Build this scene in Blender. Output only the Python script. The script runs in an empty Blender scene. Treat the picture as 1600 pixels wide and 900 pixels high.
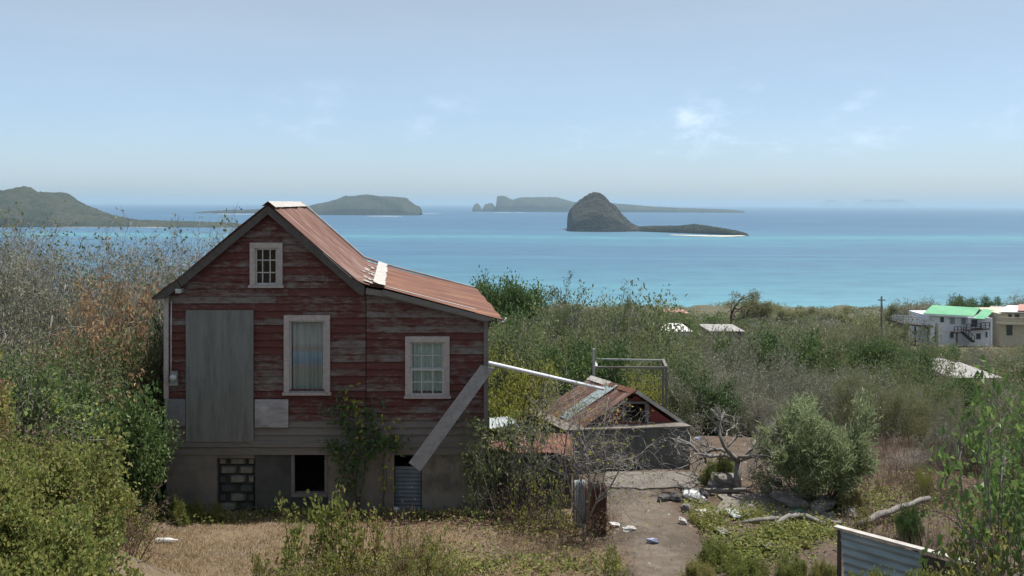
import bpy, math, random
import numpy as np
from mathutils import Vector, Matrix, Euler

# ------------------------------------------------------------ camera, sky, sun
sc = bpy.context.scene
col = sc.collection
F, HX, HY, CAMZ, ROLL = 1400.0, 800.0, 318.5, 80.0, 0.0045
cam_d = bpy.data.cameras.new('camera')
cam = bpy.data.objects.new('camera', cam_d); col.objects.link(cam)
cam_d.sensor_width = 36; cam_d.lens = 36*F/1600
cam_d.shift_y = -(450-HY)/1600
cam_d.clip_start = 0.1; cam_d.clip_end = 400000
cam.matrix_world = Matrix.Translation((0, 0, CAMZ)) @ Matrix.Rotation(math.pi/2, 4, 'X') @ Matrix.Rotation(ROLL, 4, 'Z')
sc.camera = cam

SUN = Vector((0.30, 0.10, 1.0)).normalized()
SUN_EL = math.asin(SUN.z); SUN_AZ = math.atan2(SUN.x, SUN.y)
w = bpy.data.worlds.new('World'); sc.world = w; w.use_nodes = True
nt = w.node_tree; nt.nodes.clear()
out = nt.nodes.new('ShaderNodeOutputWorld'); bg = nt.nodes.new('ShaderNodeBackground')
sky = nt.nodes.new('ShaderNodeTexSky'); sky.sky_type = 'NISHITA'; sky.sun_disc = False
sky.sun_elevation = SUN_EL; sky.sun_rotation = SUN_AZ
sky.altitude = 80; sky.air_density = 1.0; sky.dust_density = 0.8; sky.ozone_density = 1.6
bg.inputs['Strength'].default_value = 0.080
# thin fair-weather cumulus near the horizon and faint high cirrus, by direction
tc = nt.nodes.new('ShaderNodeTexCoord'); sep = nt.nodes.new('ShaderNodeSeparateXYZ')
nt.links.new(tc.outputs['Generated'], sep.inputs[0])
def wmath(op, a, b=None, c=None, clamp=False):
    n = nt.nodes.new('ShaderNodeMath'); n.operation = op; n.use_clamp = clamp
    for i, x in enumerate((a, b, c)):
        if x is None: continue
        if isinstance(x, (int, float)): n.inputs[i].default_value = x
        else: nt.links.new(x, n.inputs[i])
    return n.outputs[0]
az = wmath('ADD', wmath('ARCTAN2', sep.outputs[0], sep.outputs[1]), 0.05)
def sky_noise(sx, sz, scale, detail, off):
    cmb = nt.nodes.new('ShaderNodeCombineXYZ')
    nt.links.new(wmath('MULTIPLY', az, sx), cmb.inputs[0])
    nt.links.new(wmath('MULTIPLY', sep.outputs[2], sz), cmb.inputs[1]); cmb.inputs[2].default_value = off
    n = nt.nodes.new('ShaderNodeTexNoise'); n.inputs['Scale'].default_value = scale
    n.inputs['Detail'].default_value = detail; n.inputs['Roughness'].default_value = 0.62
    nt.links.new(cmb.outputs[0], n.inputs['Vector']); return n.outputs['Fac']
def wrange(v, a, b, c=0.0, d=1.0):
    n = nt.nodes.new('ShaderNodeMapRange'); n.interpolation_type = 'SMOOTHSTEP'
    nt.links.new(v, n.inputs[0])
    for i, x in enumerate((a, b, c, d)): n.inputs[i+1].default_value = x
    return n.outputs[0]
puff = wrange(sky_noise(1.0, 2.2, 15.0, 7.0, 4.3), 0.50, 0.78)
patch = wrange(sky_noise(1.0, 1.5, 3.4, 2.0, 9.1), 0.42, 0.62)
band = wmath('MULTIPLY', wrange(sep.outputs[2], 0.035, 0.075), wrange(sep.outputs[2], 0.105, 0.16, 1.0, 0.0))
right = wmath('MULTIPLY', wrange(az, 0.0, 0.16, 0.25, 1.0), wrange(az, 0.32, 0.5, 1.0, 0.35))
cum = wmath('MULTIPLY', wmath('MULTIPLY', wmath('MULTIPLY', puff, patch), band), right)
cir = wmath('ADD', wmath('MULTIPLY', wrange(sky_noise(0.7, 3.0, 3.0, 4.0, 1.7), 0.35, 0.8), 0.05), wrange(sep.outputs[2], 0.0, 0.35, 0.10, 0.25))
cl = wmath('ADD', wmath('MULTIPLY', cum, 0.62), cir, clamp=True)
mix = nt.nodes.new('ShaderNodeMix'); mix.data_type = 'RGBA'
nt.links.new(cl, mix.inputs['Factor']); nt.links.new(sky.outputs[0], mix.inputs[6])
mix.inputs[7].default_value = (9.5, 9.8, 10.0, 1)
tint = nt.nodes.new('ShaderNodeMix'); tint.data_type = 'RGBA'; tint.blend_type = 'MULTIPLY'; tint.inputs['Factor'].default_value = 1.0
grad = nt.nodes.new('ShaderNodeMix'); grad.data_type = 'RGBA'; nt.links.new(wrange(sep.outputs[2], 0.0, 0.26), grad.inputs['Factor'])
grad.inputs[6].default_value = (1.0, 1.15, 1.42, 1); grad.inputs[7].default_value = (1.06, 1.06, 1.02, 1)
nt.links.new(mix.outputs[2], tint.inputs[6]); nt.links.new(grad.outputs[2], tint.inputs[7])
nt.links.new(tint.outputs[2], bg.inputs['Color']); nt.links.new(bg.outputs[0], out.inputs['Surface'])

sl = bpy.data.lights.new('sun', 'SUN'); sl.energy = 4.9; sl.angle = math.radians(0.55); sl.color = (1.0, 0.955, 0.88)
so = bpy.data.objects.new('sun', sl); col.objects.link(so)
so.rotation_euler = SUN.to_track_quat('Z', 'Y').to_euler(); so.location = (0, -5, 120)
vs = sc.view_settings; vs.view_transform = 'Standard'; vs.look = 'None'; vs.exposure = 0.42; vs.gamma = 1.0; vs.use_curve_mapping = False
sc.render.engine = 'CYCLES'
sc.cycles.max_bounces = 6; sc.cycles.diffuse_bounces = 3; sc.cycles.glossy_bounces = 2; sc.cycles.transmission_bounces = 4
sc.cycles.transparent_max_bounces = 12; sc.cycles.volume_bounces = 0
sc.cycles.caustics_reflective = False; sc.cycles.caustics_refractive = False

# ------------------------------------------------------------ terrain and picture helpers
R = random.Random(7)
def level(px, py):
    dx, dy = px-HX, py-HY
    return dx*math.cos(ROLL)+dy*math.sin(ROLL), dy*math.cos(ROLL)-dx*math.sin(ROLL)
def W(px, py, Y):                       # the point seen at (px, py) of the photo at distance Y
    x, y = level(px, py); return Vector((x*Y/F, Y, CAMZ-y*Y/F))
_DY = np.array([-40, -6, 0, 2, 12, 14, 20, 24, 30, 40, 60, 90, 130, 155, 180, 250, 400, 550, 690, 720, 1200.])
_DD = np.array([-6, 1.4, 1.7, 2.0, 5.45, 5.65, 5.72, 6.2, 8.4, 11.2, 14.2, 18.0, 22.4, 23.8, 26, 34, 51, 67, 79.2, 81, 95.])
_t = np.linspace(-40, 1200, 12401); _d = np.interp(_t, _DY, _DD)
_k = np.hanning(25); _k /= _k.sum(); _d = np.convolve(np.pad(_d, 12, 'edge'), _k, 'valid')
def sm(a, b, x):
    t = np.clip((x-a)/(b-a), 0, 1); return t*t*(3-2*t)
def zt(X, Y):
    X = np.asarray(X, float); Y = np.asarray(Y, float)
    z = CAMZ-np.interp(Y, _t, _d)
    z = z+sm(-7.0, -15, X)*2.1*sm(11, 17, Y)*(1-sm(40, 90, Y))
    z = z+2.4*np.exp(-((X+7.6)/2.5)**2-((Y-10.6)/2.4)**2)
    z = z+sm(6, 14, X)*0.5*sm(4, 9, Y)*(1-sm(14, 20, Y))
    f = sm(5, 40, Y)
    z = z+0.05*np.sin(X*1.7+Y*.6)*np.sin(Y*1.3-X*.4)+0.022*np.sin(X*4.3+1)*np.sin(Y*5.1+X)
    z = z+f*sm(22, 60, Y)*(0.7*np.sin(X*.11+Y*.05)+0.5*np.sin(X*.23-Y*.13+2))
    z = z+sm(180, 400, Y)*(2.2*np.sin(X*.02+1+Y*.006)+1.2*np.sin(X*.051-Y*.02))*(1-sm(600, 690, Y))
    return z
def G(px, py, y0=6.0):                  # where the line of sight through a pixel meets the ground
    Y = y0
    while Y < 700:
        p = W(px, py, Y)
        if float(zt(p.x, Y)) >= p.z: return Vector((p.x, Y, float(zt(p.x, Y))))
        Y += 0.02 if Y < 40 else 0.3
    return W(px, py, Y)
def ground(X, Y): return Vector((X, Y, float(zt(X, Y))))

# ------------------------------------------------------------ mesh building
class MB:
    def __init__(s): s.V = []; s.F = []; s.M = []; s.n = 0; s.S = []
    def add(s, verts, faces, m=0, smooth=False):
        verts = np.asarray(verts, float).reshape(-1, 3)
        for f in faces: s.F.append(tuple(int(i)+s.n for i in f)); s.M.append(m); s.S.append(smooth)
        s.V.append(verts); s.n += len(verts); return s
    def box(s, c, size, rot=None, m=0):
        x, y, z = (d/2 for d in size)
        v = [Vector((i*x, j*y, k*z)) for k in (-1, 1) for j in (-1, 1) for i in (-1, 1)]
        if rot is not None:
            e = Euler(rot).to_matrix(); v = [e @ p for p in v]
        c = Vector(c); v = [p+c for p in v]
        return s.add(v, [(0, 2, 3, 1), (4, 5, 7, 6), (0, 1, 5, 4), (2, 6, 7, 3), (0, 4, 6, 2), (1, 3, 7, 5)], m)
    def prism(s, poly, vec, m=0):        # a polygon pushed along vec
        n = len(poly); a = [Vector(p) for p in poly]; b = [p+Vector(vec) for p in a]
        return s.add(a+b, [tuple(range(n))[::-1], tuple(range(n, 2*n))]+[(i, (i+1) % n, n+(i+1) % n, n+i) for i in range(n)], m)
    def bar(s, a, b, wd, th, up=(0, 0, 1), m=0):
        a, b = Vector(a), Vector(b); d = (b-a).normalized(); u = Vector(up)
        sd = d.cross(u).normalized()*(wd/2); u = sd.cross(d).normalized()*(th/2)
        v = [p+i*sd+j*u for p in (a, b) for i, j in ((-1, -1), (1, -1), (1, 1), (-1, 1))]
        return s.add(v, [(0, 1, 2, 3), (7, 6, 5, 4), (0, 4, 5, 1), (1, 5, 6, 2), (2, 6, 7, 3), (3, 7, 4, 0)], m)
    def tube(s, pts, radii, k=6, m=0, cap=True):
        P = np.array([tuple(p) for p in pts], float); n = len(P)
        if np.isscalar(radii): radii = [radii]*n
        T = np.gradient(P, axis=0); T /= np.linalg.norm(T, axis=1)[:, None]+1e-9
        ref = np.array([0.31, 0.17, 0.93]) if abs(T[0][2]) < 0.8 else np.array([0.95, 0.2, 0.1])
        U = np.cross(T, ref); U /= np.linalg.norm(U, axis=1)[:, None]+1e-9; B = np.cross(T, U)
        a = np.arange(k)*2*math.pi/k
        ring = P[:, None, :]+np.array(radii)[:, None, None]*(np.cos(a)[None, :, None]*U[:, None, :]+np.sin(a)[None, :, None]*B[:, None, :])
        fs = [(i*k+j, i*k+(j+1) % k, (i+1)*k+(j+1) % k, (i+1)*k+j) for i in range(n-1) for j in range(k)]
        if cap and k > 3: fs += [tuple(range(k))[::-1], tuple((n-1)*k+j for j in range(k))]
        return s.add(ring.reshape(-1, 3), fs, m, k > 3)
    def grid(s, A, m=0, smooth=True):    # A: rows x cols x 3
        r, c = A.shape[:2]
        return s.add(A.reshape(-1, 3), [(i*c+j, i*c+j+1, (i+1)*c+j+1, (i+1)*c+j) for i in range(r-1) for j in range(c-1)], m, smooth)
    def mesh(s, name, mats, org=(0, 0, 0)):
        me = bpy.data.meshes.new(name)
        V = np.concatenate(s.V)-np.array(tuple(org))
        me.from_pydata(V.tolist(), [], s.F)
        if not isinstance(mats, (list, tuple)): mats = [mats]
        for m_ in mats: me.materials.append(m_)
        if len(mats) > 1: me.polygons.foreach_set('material_index', s.M)
        me.polygons.foreach_set('use_smooth', s.S); me.update(); return me
    def build(s, name, mats, parent=None, org=None):
        if org is None: org = root_loc(parent) if parent else (0, 0, 0)
        o = bpy.data.objects.new(name, s.mesh(name, mats, org)); col.objects.link(o)
        if parent: o.parent = parent
        else: o.location = org
        return o
def root_loc(o):
    l = Vector(o.location)
    while o.parent: o = o.parent; l = l+o.location
    return l
def np_mesh(name, V, faces, mat, smooth=False):    # fast path: faces is an int array (n, k)
    me = bpy.data.meshes.new(name); n, k = faces.shape
    me.vertices.add(len(V)); me.vertices.foreach_set('co', np.ascontiguousarray(V, np.float32).ravel())
    me.loops.add(n*k); me.loops.foreach_set('vertex_index', faces.astype(np.int32).ravel())
    me.polygons.add(n); me.polygons.foreach_set('loop_start', np.arange(0, n*k, k, dtype=np.int32))
    me.polygons.foreach_set('use_smooth', np.full(n, smooth))
    me.update(calc_edges=True); me.materials.append(mat); return me
def tag(o, label=None, cat=None, group=None, kind=None):
    if label: o['label'] = label
    if cat: o['category'] = cat
    if group: o['group'] = group
    if kind: o['kind'] = kind
    return o
def empty(name, loc, label, cat, group=None):
    o = bpy.data.objects.new(name, None); o.location = loc; o.empty_display_size = .2; col.objects.link(o)
    return tag(o, label, cat, group)
def struct(o): o['kind'] = 'structure'; return o

# ------------------------------------------------------------ materials
class N:
    def __init__(s, name):
        s.m = bpy.data.materials.new(name); s.m.use_nodes = True; s.t = s.m.node_tree; s.t.nodes.clear()
        s.out = s.t.nodes.new('ShaderNodeOutputMaterial'); s.tc = None
    def n(s, t, **kw):
        x = s.t.nodes.new(t)
        for k_, v in kw.items(): setattr(x, k_, v)
        return x
    def l(s, a, b): s.t.links.new(a, b)
    def set(s, sock, v):
        if isinstance(v, bpy.types.NodeSocket): s.l(v, sock)
        elif isinstance(v, (tuple, list)) and len(v) == 3 and sock.type == 'RGBA': sock.default_value = (*v, 1)
        else: sock.default_value = v
    def co(s, which='Object', scale=(1, 1, 1), loc=(0, 0, 0)):
        if not s.tc: s.tc = s.n('ShaderNodeTexCoord')
        src = s.tc.outputs[which] if which != 'World' else s.n('ShaderNodeNewGeometry').outputs['Position']
        mp = s.n('ShaderNodeMapping'); s.l(src, mp.inputs[0]); mp.inputs['Scale'].default_value = scale; mp.inputs['Location'].default_value = loc
        return mp.outputs[0]
    def noise(s, vec, scale=5, detail=4, rough=.55, out='Fac'):
        x = s.n('ShaderNodeTexNoise'); s.l(vec, x.inputs['Vector']); x.inputs['Scale'].default_value = scale
        x.inputs['Detail'].default_value = detail; x.inputs['Roughness'].default_value = rough; return x.outputs[out]
    def rng(s, v, a, b, c=0., d=1.):
        x = s.n('ShaderNodeMapRange'); s.set(x.inputs[0], v)
        for i, q in enumerate((a, b, c, d)): s.set(x.inputs[i+1], q)
        return x.outputs[0]
    def mth(s, op, a, b=0., clamp=False):
        x = s.n('ShaderNodeMath', operation=op, use_clamp=clamp); s.set(x.inputs[0], a); s.set(x.inputs[1], b); return x.outputs[0]
    def mix(s, f, a, b, blend='MIX'):
        x = s.n('ShaderNodeMix', data_type='RGBA', blend_type=blend); s.set(x.inputs['Factor'], f); s.set(x.inputs[6], a); s.set(x.inputs[7], b); return x.outputs[2]
    def ramp(s, f, stops, interp='LINEAR'):
        x = s.n('ShaderNodeValToRGB'); s.l(f, x.inputs[0]); e = x.color_ramp.elements; x.color_ramp.interpolation = interp
        while len(e) < len(stops): e.new(0.5)
        for q, (p, c) in zip(e, stops): q.position = p; q.color = (*c, 1)
        return x.outputs[0]
    def island(s): return s.n('ShaderNodeNewGeometry').outputs['Random Per Island']
    def bump(s, h, strength=.3, dist=.02):
        x = s.n('ShaderNodeBump'); s.l(h, x.inputs['Height']); x.inputs['Strength'].default_value = strength; x.inputs['Distance'].default_value = dist; return x.outputs[0]
    def bsdf(s, colr, rough=.8, normal=None, metal=0., spec=.3, out=True):
        x = s.n('ShaderNodeBsdfPrincipled'); s.set(x.inputs['Base Color'], colr); s.set(x.inputs['Roughness'], rough); s.set(x.inputs['Metallic'], metal)
        x.inputs['Specular IOR Level'].default_value = spec
        if normal is not None: s.l(normal, x.inputs['Normal'])
        if out: s.l(x.outputs[0], s.out.inputs[0])
        return x.outputs[0]
def simple(name, c1, c2, scale=6., rough=.8, bump=.3, bd=.01, which='World', stretch=(1, 1, 1), metal=0., spec=.3, isl=0.):
    a = N(name); v = a.co(which, stretch); f = a.noise(v, scale, 6, .62)
    c = a.mix(a.rng(f, .32, .68), c1, c2)
    if isl: c = a.mix(a.rng(a.island(), 0, 1, 0, isl), c, (c1[0]*.45, c1[1]*.45, c1[2]*.45))
    a.bsdf(c, rough, a.bump(a.noise(v, scale*3, 5), bump, bd), metal, spec); return a.m
def leaf_mat(name, stops, trans=.35, rough=.55):
    a = N(name); oi = a.n('ShaderNodeObjectInfo')
    f = a.mth('ADD', a.mth('MULTIPLY', a.island(), .60), a.mth('MULTIPLY', oi.outputs['Random'], .40))
    c = a.ramp(f, stops)
    x = a.bsdf(c, rough, spec=.35, out=False)
    t = a.n('ShaderNodeBsdfTranslucent'); a.set(t.inputs[0], a.mix(.5, c, (.12, .16, .03), 'ADD') if False else c)
    mx = a.n('ShaderNodeMixShader'); mx.inputs[0].default_value = trans
    a.l(x, mx.inputs[1]); a.l(t.outputs[0], mx.inputs[2]); a.l(mx.outputs[0], a.out.inputs[0]); return a.m

M = {}
M['bark_grey'] = simple('grey_bark', (.33, .305, .28), (.18, .165, .15), 9, .9, .3, which='Object', isl=.5)
M['bark_pale'] = simple('pale_bark', (.27, .25, .235), (.12, .11, .10), 14, .85, .3, which='Object', isl=.35)
M['bark_brown'] = simple('brown_bark', (.13, .095, .07), (.07, .05, .04), 9, .9, .3, which='Object', isl=.4)
M['leaf_mid'] = leaf_mat('mid_green_leaves', [(0, (.075, .105, .045)), (.45, (.135, .170, .070)), (.8, (.21, .235, .105)), (1, (.32, .31, .17))], .45)
M['leaf_dark'] = leaf_mat('dark_green_leaves', [(0, (.052, .090, .033)), (.6, (.090, .150, .048)), (1, (.165, .226, .075))])
M['leaf_olive'] = leaf_mat('olive_leaves', [(0, (.128, .142, .067)), (.5, (.196, .211, .093)), (1, (.286, .271, .136))], .4)
M['leaf_yellow'] = leaf_mat('yellow_green_leaves', [(0, (.165, .196, .046)), (.6, (.301, .309, .060)), (1, (.451, .406, .090))], .45)
M['leaf_creeper'] = leaf_mat('creeper_leaves', [(0, (.097, .131, .040)), (.35, (.182, .217, .057)), (.66, (.308, .308, .091)), (.76, (.342, .308, .137)), (.86, (.251, .171, .103)), (1, (.274, .103, .068))], .5)
M['leaf_orange'] = leaf_mat('dry_orange_leaves', [(0, (.18, .12, .07)), (.6, (.33, .21, .12)), (1, (.40, .31, .18))], .35)
M['leaf_oleander'] = leaf_mat('narrow_grey_green_leaves', [(0, (.148, .194, .103)), (.6, (.251, .308, .160)), (1, (.388, .410, .228))], .45, .45)
M['leaf_broad'] = leaf_mat('broad_glossy_leaves', [(0, (.083, .150, .046)), (.55, (.165, .255, .075)), (.88, (.271, .347, .105)), (1, (.572, .497, .090))], .45, .38)
M['leaf_grey'] = leaf_mat('grey_green_leaves', [(0, (.150, .158, .113)), (.6, (.226, .234, .150)), (1, (.331, .301, .226))], .3)
M['leaf_rust'] = leaf_mat('dry_brown_leaves', [(0, (.136, .090, .067)), (.6, (.255, .165, .121)), (1, (.376, .255, .180))], .3)
# ------------------------------------------------------------ plants
def perp(d):
    a = Vector((R.gauss(0, 1), R.gauss(0, 1), R.gauss(0, 1))); a = a-a.dot(d)*d; return a.normalized()
def leaves_mesh(pos, dirs, L, wr, mat, rng, up=.55, name='foliage', fold=.25, var=.35):
    n = len(pos); pos = np.array(pos, float).reshape(-1, 3); dirs = np.array(dirs, float).reshape(-1, 3)
    dirs = dirs+rng.normal(0, .55, (n, 3)); dirs /= np.linalg.norm(dirs, axis=1)[:, None]+1e-9
    nr = rng.normal(0, 1, (n, 3)); nr[:, 2] += up*3; s = np.cross(dirs, nr); s /= np.linalg.norm(s, axis=1)[:, None]+1e-9
    nn = np.cross(s, dirs)
    l = (L*(1-var+2*var*rng.random(n)))[:, None]; w_ = l*wr
    b = pos; t = pos+dirs*l-nn*l*.12; m1 = pos+dirs*l*.45+s*w_*.5+nn*w_*fold; m2 = pos+dirs*l*.45-s*w_*.5+nn*w_*fold
    V = np.stack([b, m1, t, m2], 1).reshape(-1, 3)
    i = np.arange(n)[:, None]*4
    Fc = np.concatenate([i+np.array([0, 1, 2]), i+np.array([0, 2, 3])], 1).reshape(-1, 3)
    return np_mesh(name, V, Fc, mat)
def grow(seed, H=3., stems=5, spread=.6, levels=3, kids=(6, 5, 4), r0=.05, wob=.25, up=.15, ratio=.55, leafn=3, leafr=.1, trunk=0., lean=(0, 0), leafall=False, kang=(35, 80), taper=.45, first=.25, basew=.12, wood=0):
    global R
    R = random.Random(seed); rng = np.random.default_rng(seed)
    mb = MB(); LP, LD = [], []
    def br(p, d, ln, r, lv):
        n = 5 if lv == 0 else (4 if lv == 1 else 3)
        pts = [p.copy()]; rad = [r]; dd = d.copy()
        for i in range(n):
            dd = (dd+perp(dd)*wob*R.uniform(.3, 1)+Vector((lean[0], lean[1], up if lv < 2 else up*.3))*.35).normalized()
            p = p+dd*(ln/n); pts.append(p.copy()); rad.append(r*(1-(1-taper)*(i+1)/n))
        mb.tube(pts, rad, 7 if lv == 0 and r > .03 else (4 if lv <= 1 and r > .012 else 3))
        last = lv >= levels
        if lv < levels:
            for c in range(kids[lv]):
                t = first+(1-first)*(c+R.random())/kids[lv]; k = min(int(t*n), n-1); f = t*n-k
                q = pts[k].lerp(pts[k+1], f); base = (pts[k+1]-pts[k]).normalized()
                a = math.radians(R.uniform(*kang)); nd = (base*math.cos(a)+perp(base)*math.sin(a)).normalized()
                br(q, nd, ln*ratio*R.uniform(.7, 1.25)*(1.15-.5*t), max(r*(1-.5*t)*.55, .0025), lv+1)
        if last or leafall and lv >= levels-1:
            for q, q2 in zip(pts[:-1], pts[1:]):
                for _ in range(max(1, int(leafn))):
                    if leafn < 1 and R.random() > leafn: continue
                    f = R.random(); c = q.lerp(q2, f)
                    LP.append((c.x+R.gauss(0, leafr), c.y+R.gauss(0, leafr), c.z+R.gauss(0, leafr*.8))); d_ = (q2-q).normalized(); LD.append(tuple(d_))
    for s_ in range(stems):
        a = 2*math.pi*(s_+R.random()*.7)/stems; tilt = spread*R.uniform(.45, 1.15)
        d = Vector((math.cos(a)*math.sin(tilt), math.sin(a)*math.sin(tilt), math.cos(tilt)))
        p = Vector((math.cos(a)*basew, math.sin(a)*basew, -.15))
        if trunk:
            if s_ == 0:
                tp = Vector((lean[0]*trunk*.6, lean[1]*trunk*.6, trunk)); mid = tp*.5+Vector((R.gauss(0, .05*trunk), R.gauss(0, .05*trunk), 0))
                mb.tube([Vector((0, 0, -.2)), mid, tp], [r0*1.9, r0*1.5, r0*1.25], 8)
                trunk_top = tp
            p = trunk_top
            br(p, d, (H-trunk)*.62*R.uniform(.85, 1.15), r0, 0)
        else:
            br(p, d, H*.62*R.uniform(.75, 1.15), r0*R.uniform(.6, 1.1), 0)
    return mb, LP, LD, rng
class Proto: pass
def proto(kind, bark, leaf, L, wr=.55, upn=.55, var=.35, keep=1.0, Ht=3.5, ratio_w=.55, **kw):
    mb, LP, LD, rng = grow(**kw); p = Proto(); p.kind = kind; p.rw = ratio_w
    allv = np.concatenate(mb.V); p.h = float(np.percentile(allv[:, 2], 99.5)); p.r = float(np.percentile(np.hypot(allv[:, 0], allv[:, 1]), 95))
    if LP: p.h = max(p.h, float(np.percentile(np.array(LP).reshape(-1, 3)[:, 2], 99)))
    L = L*math.sqrt(p.h/Ht*p.r/(Ht*ratio_w))
    p.wood = mb.mesh(kind+'_branches', M[bark])
    P = np.array(LP).reshape(-1, 3); D = np.array(LD).reshape(-1, 3)
    if keep < 1 and len(P): k = rng.random(len(P)) < keep; P, D = P[k], D[k]
    p.leaf = leaves_mesh(P, D, L, wr, M[leaf], rng, upn, kind+'_foliage', var=var) if len(P) else None
    p.nl = len(P); print(kind, 'h %.2f r %.2f leaves %d wood %d' % (p.h, p.r, p.nl, len(allv)))
    return p
def plant(p, loc, h, label, cat, group=None, rot=None, wide=1., name=None, parts=('branches', 'foliage')):
    k = h/p.h; kr = h*p.rw*wide/p.r; o = empty(name or p.kind, loc, label, cat, group)
    o.rotation_euler = (0, 0, R2.uniform(0, 6.28) if rot is None else rot)
    for me, nm in ((p.wood, parts[0]), (p.leaf, parts[1])):
        if me is None: continue
        c = bpy.data.objects.new(nm, me); col.objects.link(c); c.parent = o; c.scale = (kr, kr, k)
    return o
R2 = random.Random(11)
# ------------------------------------------------------------ sea
a = N('sea_water'); P_ = a.co('World', (1, 1, 1)); sp = a.n('ShaderNodeSeparateXYZ'); a.l(P_, sp.inputs[0])
ny = a.noise(a.co('World', (.00022, .0008, 1)), 1.0, 5, .6); ny2 = a.noise(a.co('World', (.0009, .006, 1), (7, 3, 0)), 1.0, 5, .65)
lg = a.mth('LOGARITHM', a.mth('ADD', sp.outputs[1], 0), 10.)
f = a.mth('ADD', lg, a.mth('MULTIPLY', a.mth('SUBTRACT', ny, .5), .22)); f = a.mth('ADD', f, a.mth('MULTIPLY', a.mth('SUBTRACT', ny2, .5), .10))
deep, mid_, turq, pale = (.040, .115, .215), (.080, .175, .27), (.095, .245, .31), (.13, .31, .34)
c = a.ramp(a.rng(f, 2.80, 3.90), [(0, (.13, .36, .38)), (.09, (.11, .29, .34)), (.22, (.085, .225, .295)), (.30, mid_), (.42, (.085, .19, .28)), (.475, turq), (.50, (.125, .33, .36)), (.52, (.09, .22, .30)), (.56, mid_), (.68, (.055, .14, .24)), (1, deep)])
wv = a.noise(a.co('World', (.03, .22, 1)), 1., 6, .75); wv2 = a.noise(a.co('World', (.012, .030, 1)), 1., 6, .75); wv3 = a.noise(a.co('World', (.0012, .010, 1), (4, 9, 0)), 1., 5, .7)
c = a.mix(a.rng(wv2, .44, .62, 0, .40), c, (.03, .085, .155))
c = a.mix(a.rng(wv3, .50, .64, 0, .42), c, (.13, .33, .37)); c = a.mix(a.rng(wv, .46, .60, 0, .28), c, (.035, .10, .17))
c = a.mix(a.rng(wv, .69, .75, 0, .4), c, (.45, .55, .6))
c = a.mix(1., c, (.55, .69, .77), 'MULTIPLY')
df = a.n('ShaderNodeBsdfDiffuse'); a.set(df.inputs[0], c)
gl = a.n('ShaderNodeBsdfGlossy'); gl.inputs['Roughness'].default_value = .38
nb = a.bump(a.noise(a.co('World', (.1, .5, 1)), 1., 4, .6), 1.0, 1.2); a.l(nb, gl.inputs['Normal'])
mx = a.n('ShaderNodeMixShader'); mx.inputs[0].default_value = .15; a.l(df.outputs[0], mx.inputs[1]); a.l(gl.outputs[0], mx.inputs[2]); a.l(mx.outputs[0], a.out.inputs[0])
M['sea'] = a.m
mb = MB(); mb.add([(-59000, 300, 0), (59000, 300, 0), (59000, 94000, 0), (-59000, 94000, 0)], [(0, 1, 2, 3)])
struct(mb.build('sea', M['sea']))

# ------------------------------------------------------------ islands (heightfields with their own depth)
a = N('island_scrub'); v = a.co('World', (1, 1, 1)); f = a.noise(v, .012, 8, .65); f2 = a.noise(v, .06, 4, .7)
c = a.mix(a.rng(f, .35, .65), (.022, .032, .016), (.062, .060, .034)); c = a.mix(a.rng(f2, .4, .7, 0, .6), c, (.016, .026, .011))
a.bsdf(c, .95, a.bump(f2, 1., 6.)); M['island'] = a.m
a = N('dark_rock_scrub'); v = a.co('World', (1, 1, 1.6)); f = a.noise(v, .03, 8, .7); 
c = a.mix(a.rng(f, .35, .65), (.024, .027, .020), (.052, .050, .037)); a.bsdf(c, .95, a.bump(a.noise(v, .08, 5), 1., 8.)); M['rock_dark'] = a.m
M['sand'] = simple('pale_sand', (.72, .66, .52), (.60, .54, .42), .05, .9)
M['foam'] = simple('sea_foam', (.85, .87, .88), (.7, .75, .78), .1, .8)
def shore(px, py): return CAMZ*F/level(px, py)[1]
def island(name, label, Yc, prof, mat, dep=.5, pw=.6, rough=3., seed=1, skew=0.):
    Ya, Yb = Yc if isinstance(Yc, tuple) else (Yc, Yc); Yp = [Ya+(Yb-Ya)*(p[0]-prof[0][0])/(prof[-1][0]-prof[0][0]) for p in prof]
    xs = np.array([W(p[0], 318.5, y_).x for p, y_ in zip(prof, Yp)]); hs = np.array([max(W(p[0], p[1], y_).z, -3) for p, y_ in zip(prof, Yp)])
    n = 220; m_ = 36; X = np.linspace(xs[0], xs[-1], n); H = np.interp(X, xs, hs); YL = np.interp(X, xs, Yp); Yc = YL
    rng = np.random.default_rng(seed); ph = rng.random(12)*6.28; span = xs[-1]-xs[0]
    A = np.zeros((m_, n, 3)); wd = np.maximum(np.sqrt(np.maximum(H, 0)+2)*math.sqrt(max(hs))*dep, 12)
    kr = (Yc+wd*.5)/Yc; X = X*kr; H = CAMZ-(CAMZ-H)*kr
    for j in range(m_):
        t = -1+2*j/(m_-1); t3 = t
        yy = t3*wd; nz = sum(np.sin(X*(k_*7/span)+yy*(k_*5/span)*1.7+ph[k_])/(k_) for k_ in range(2, 9))
        z = H*np.maximum(1-abs(t)**2.2, 0)**pw*(1+.10*nz*(1-abs(t)*.3))-4*abs(t)**6
        jit = rng.normal(0, 1, n)*rough*np.clip(H/25, 0, 1)*(1-abs(t))**.3
        A[j, :, 0] = X+skew*yy; A[j, :, 1] = Yc+wd*.55+yy; A[j, :, 2] = z+jit*.5
    b = MB(); b.grid(A, smooth=False); o = b.build(name, mat, org=(float(X.mean()), float(YL.mean()), 0)); tag(o, kind='structure'); return o
island('hills', '', shore(150, 354), [(-160, 352), (-120, 330), (-60, 312), (0, 302), (25, 299), (45, 296), (62, 297), (80, 303), (92, 311), (110, 318), (130, 326), (150, 334), (175, 340), (190, 343), (215, 345), (255, 345.5), (300, 346.5), (350, 348), (380, 351)], M['island'], 2.6, .55, 4, 3)
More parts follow.
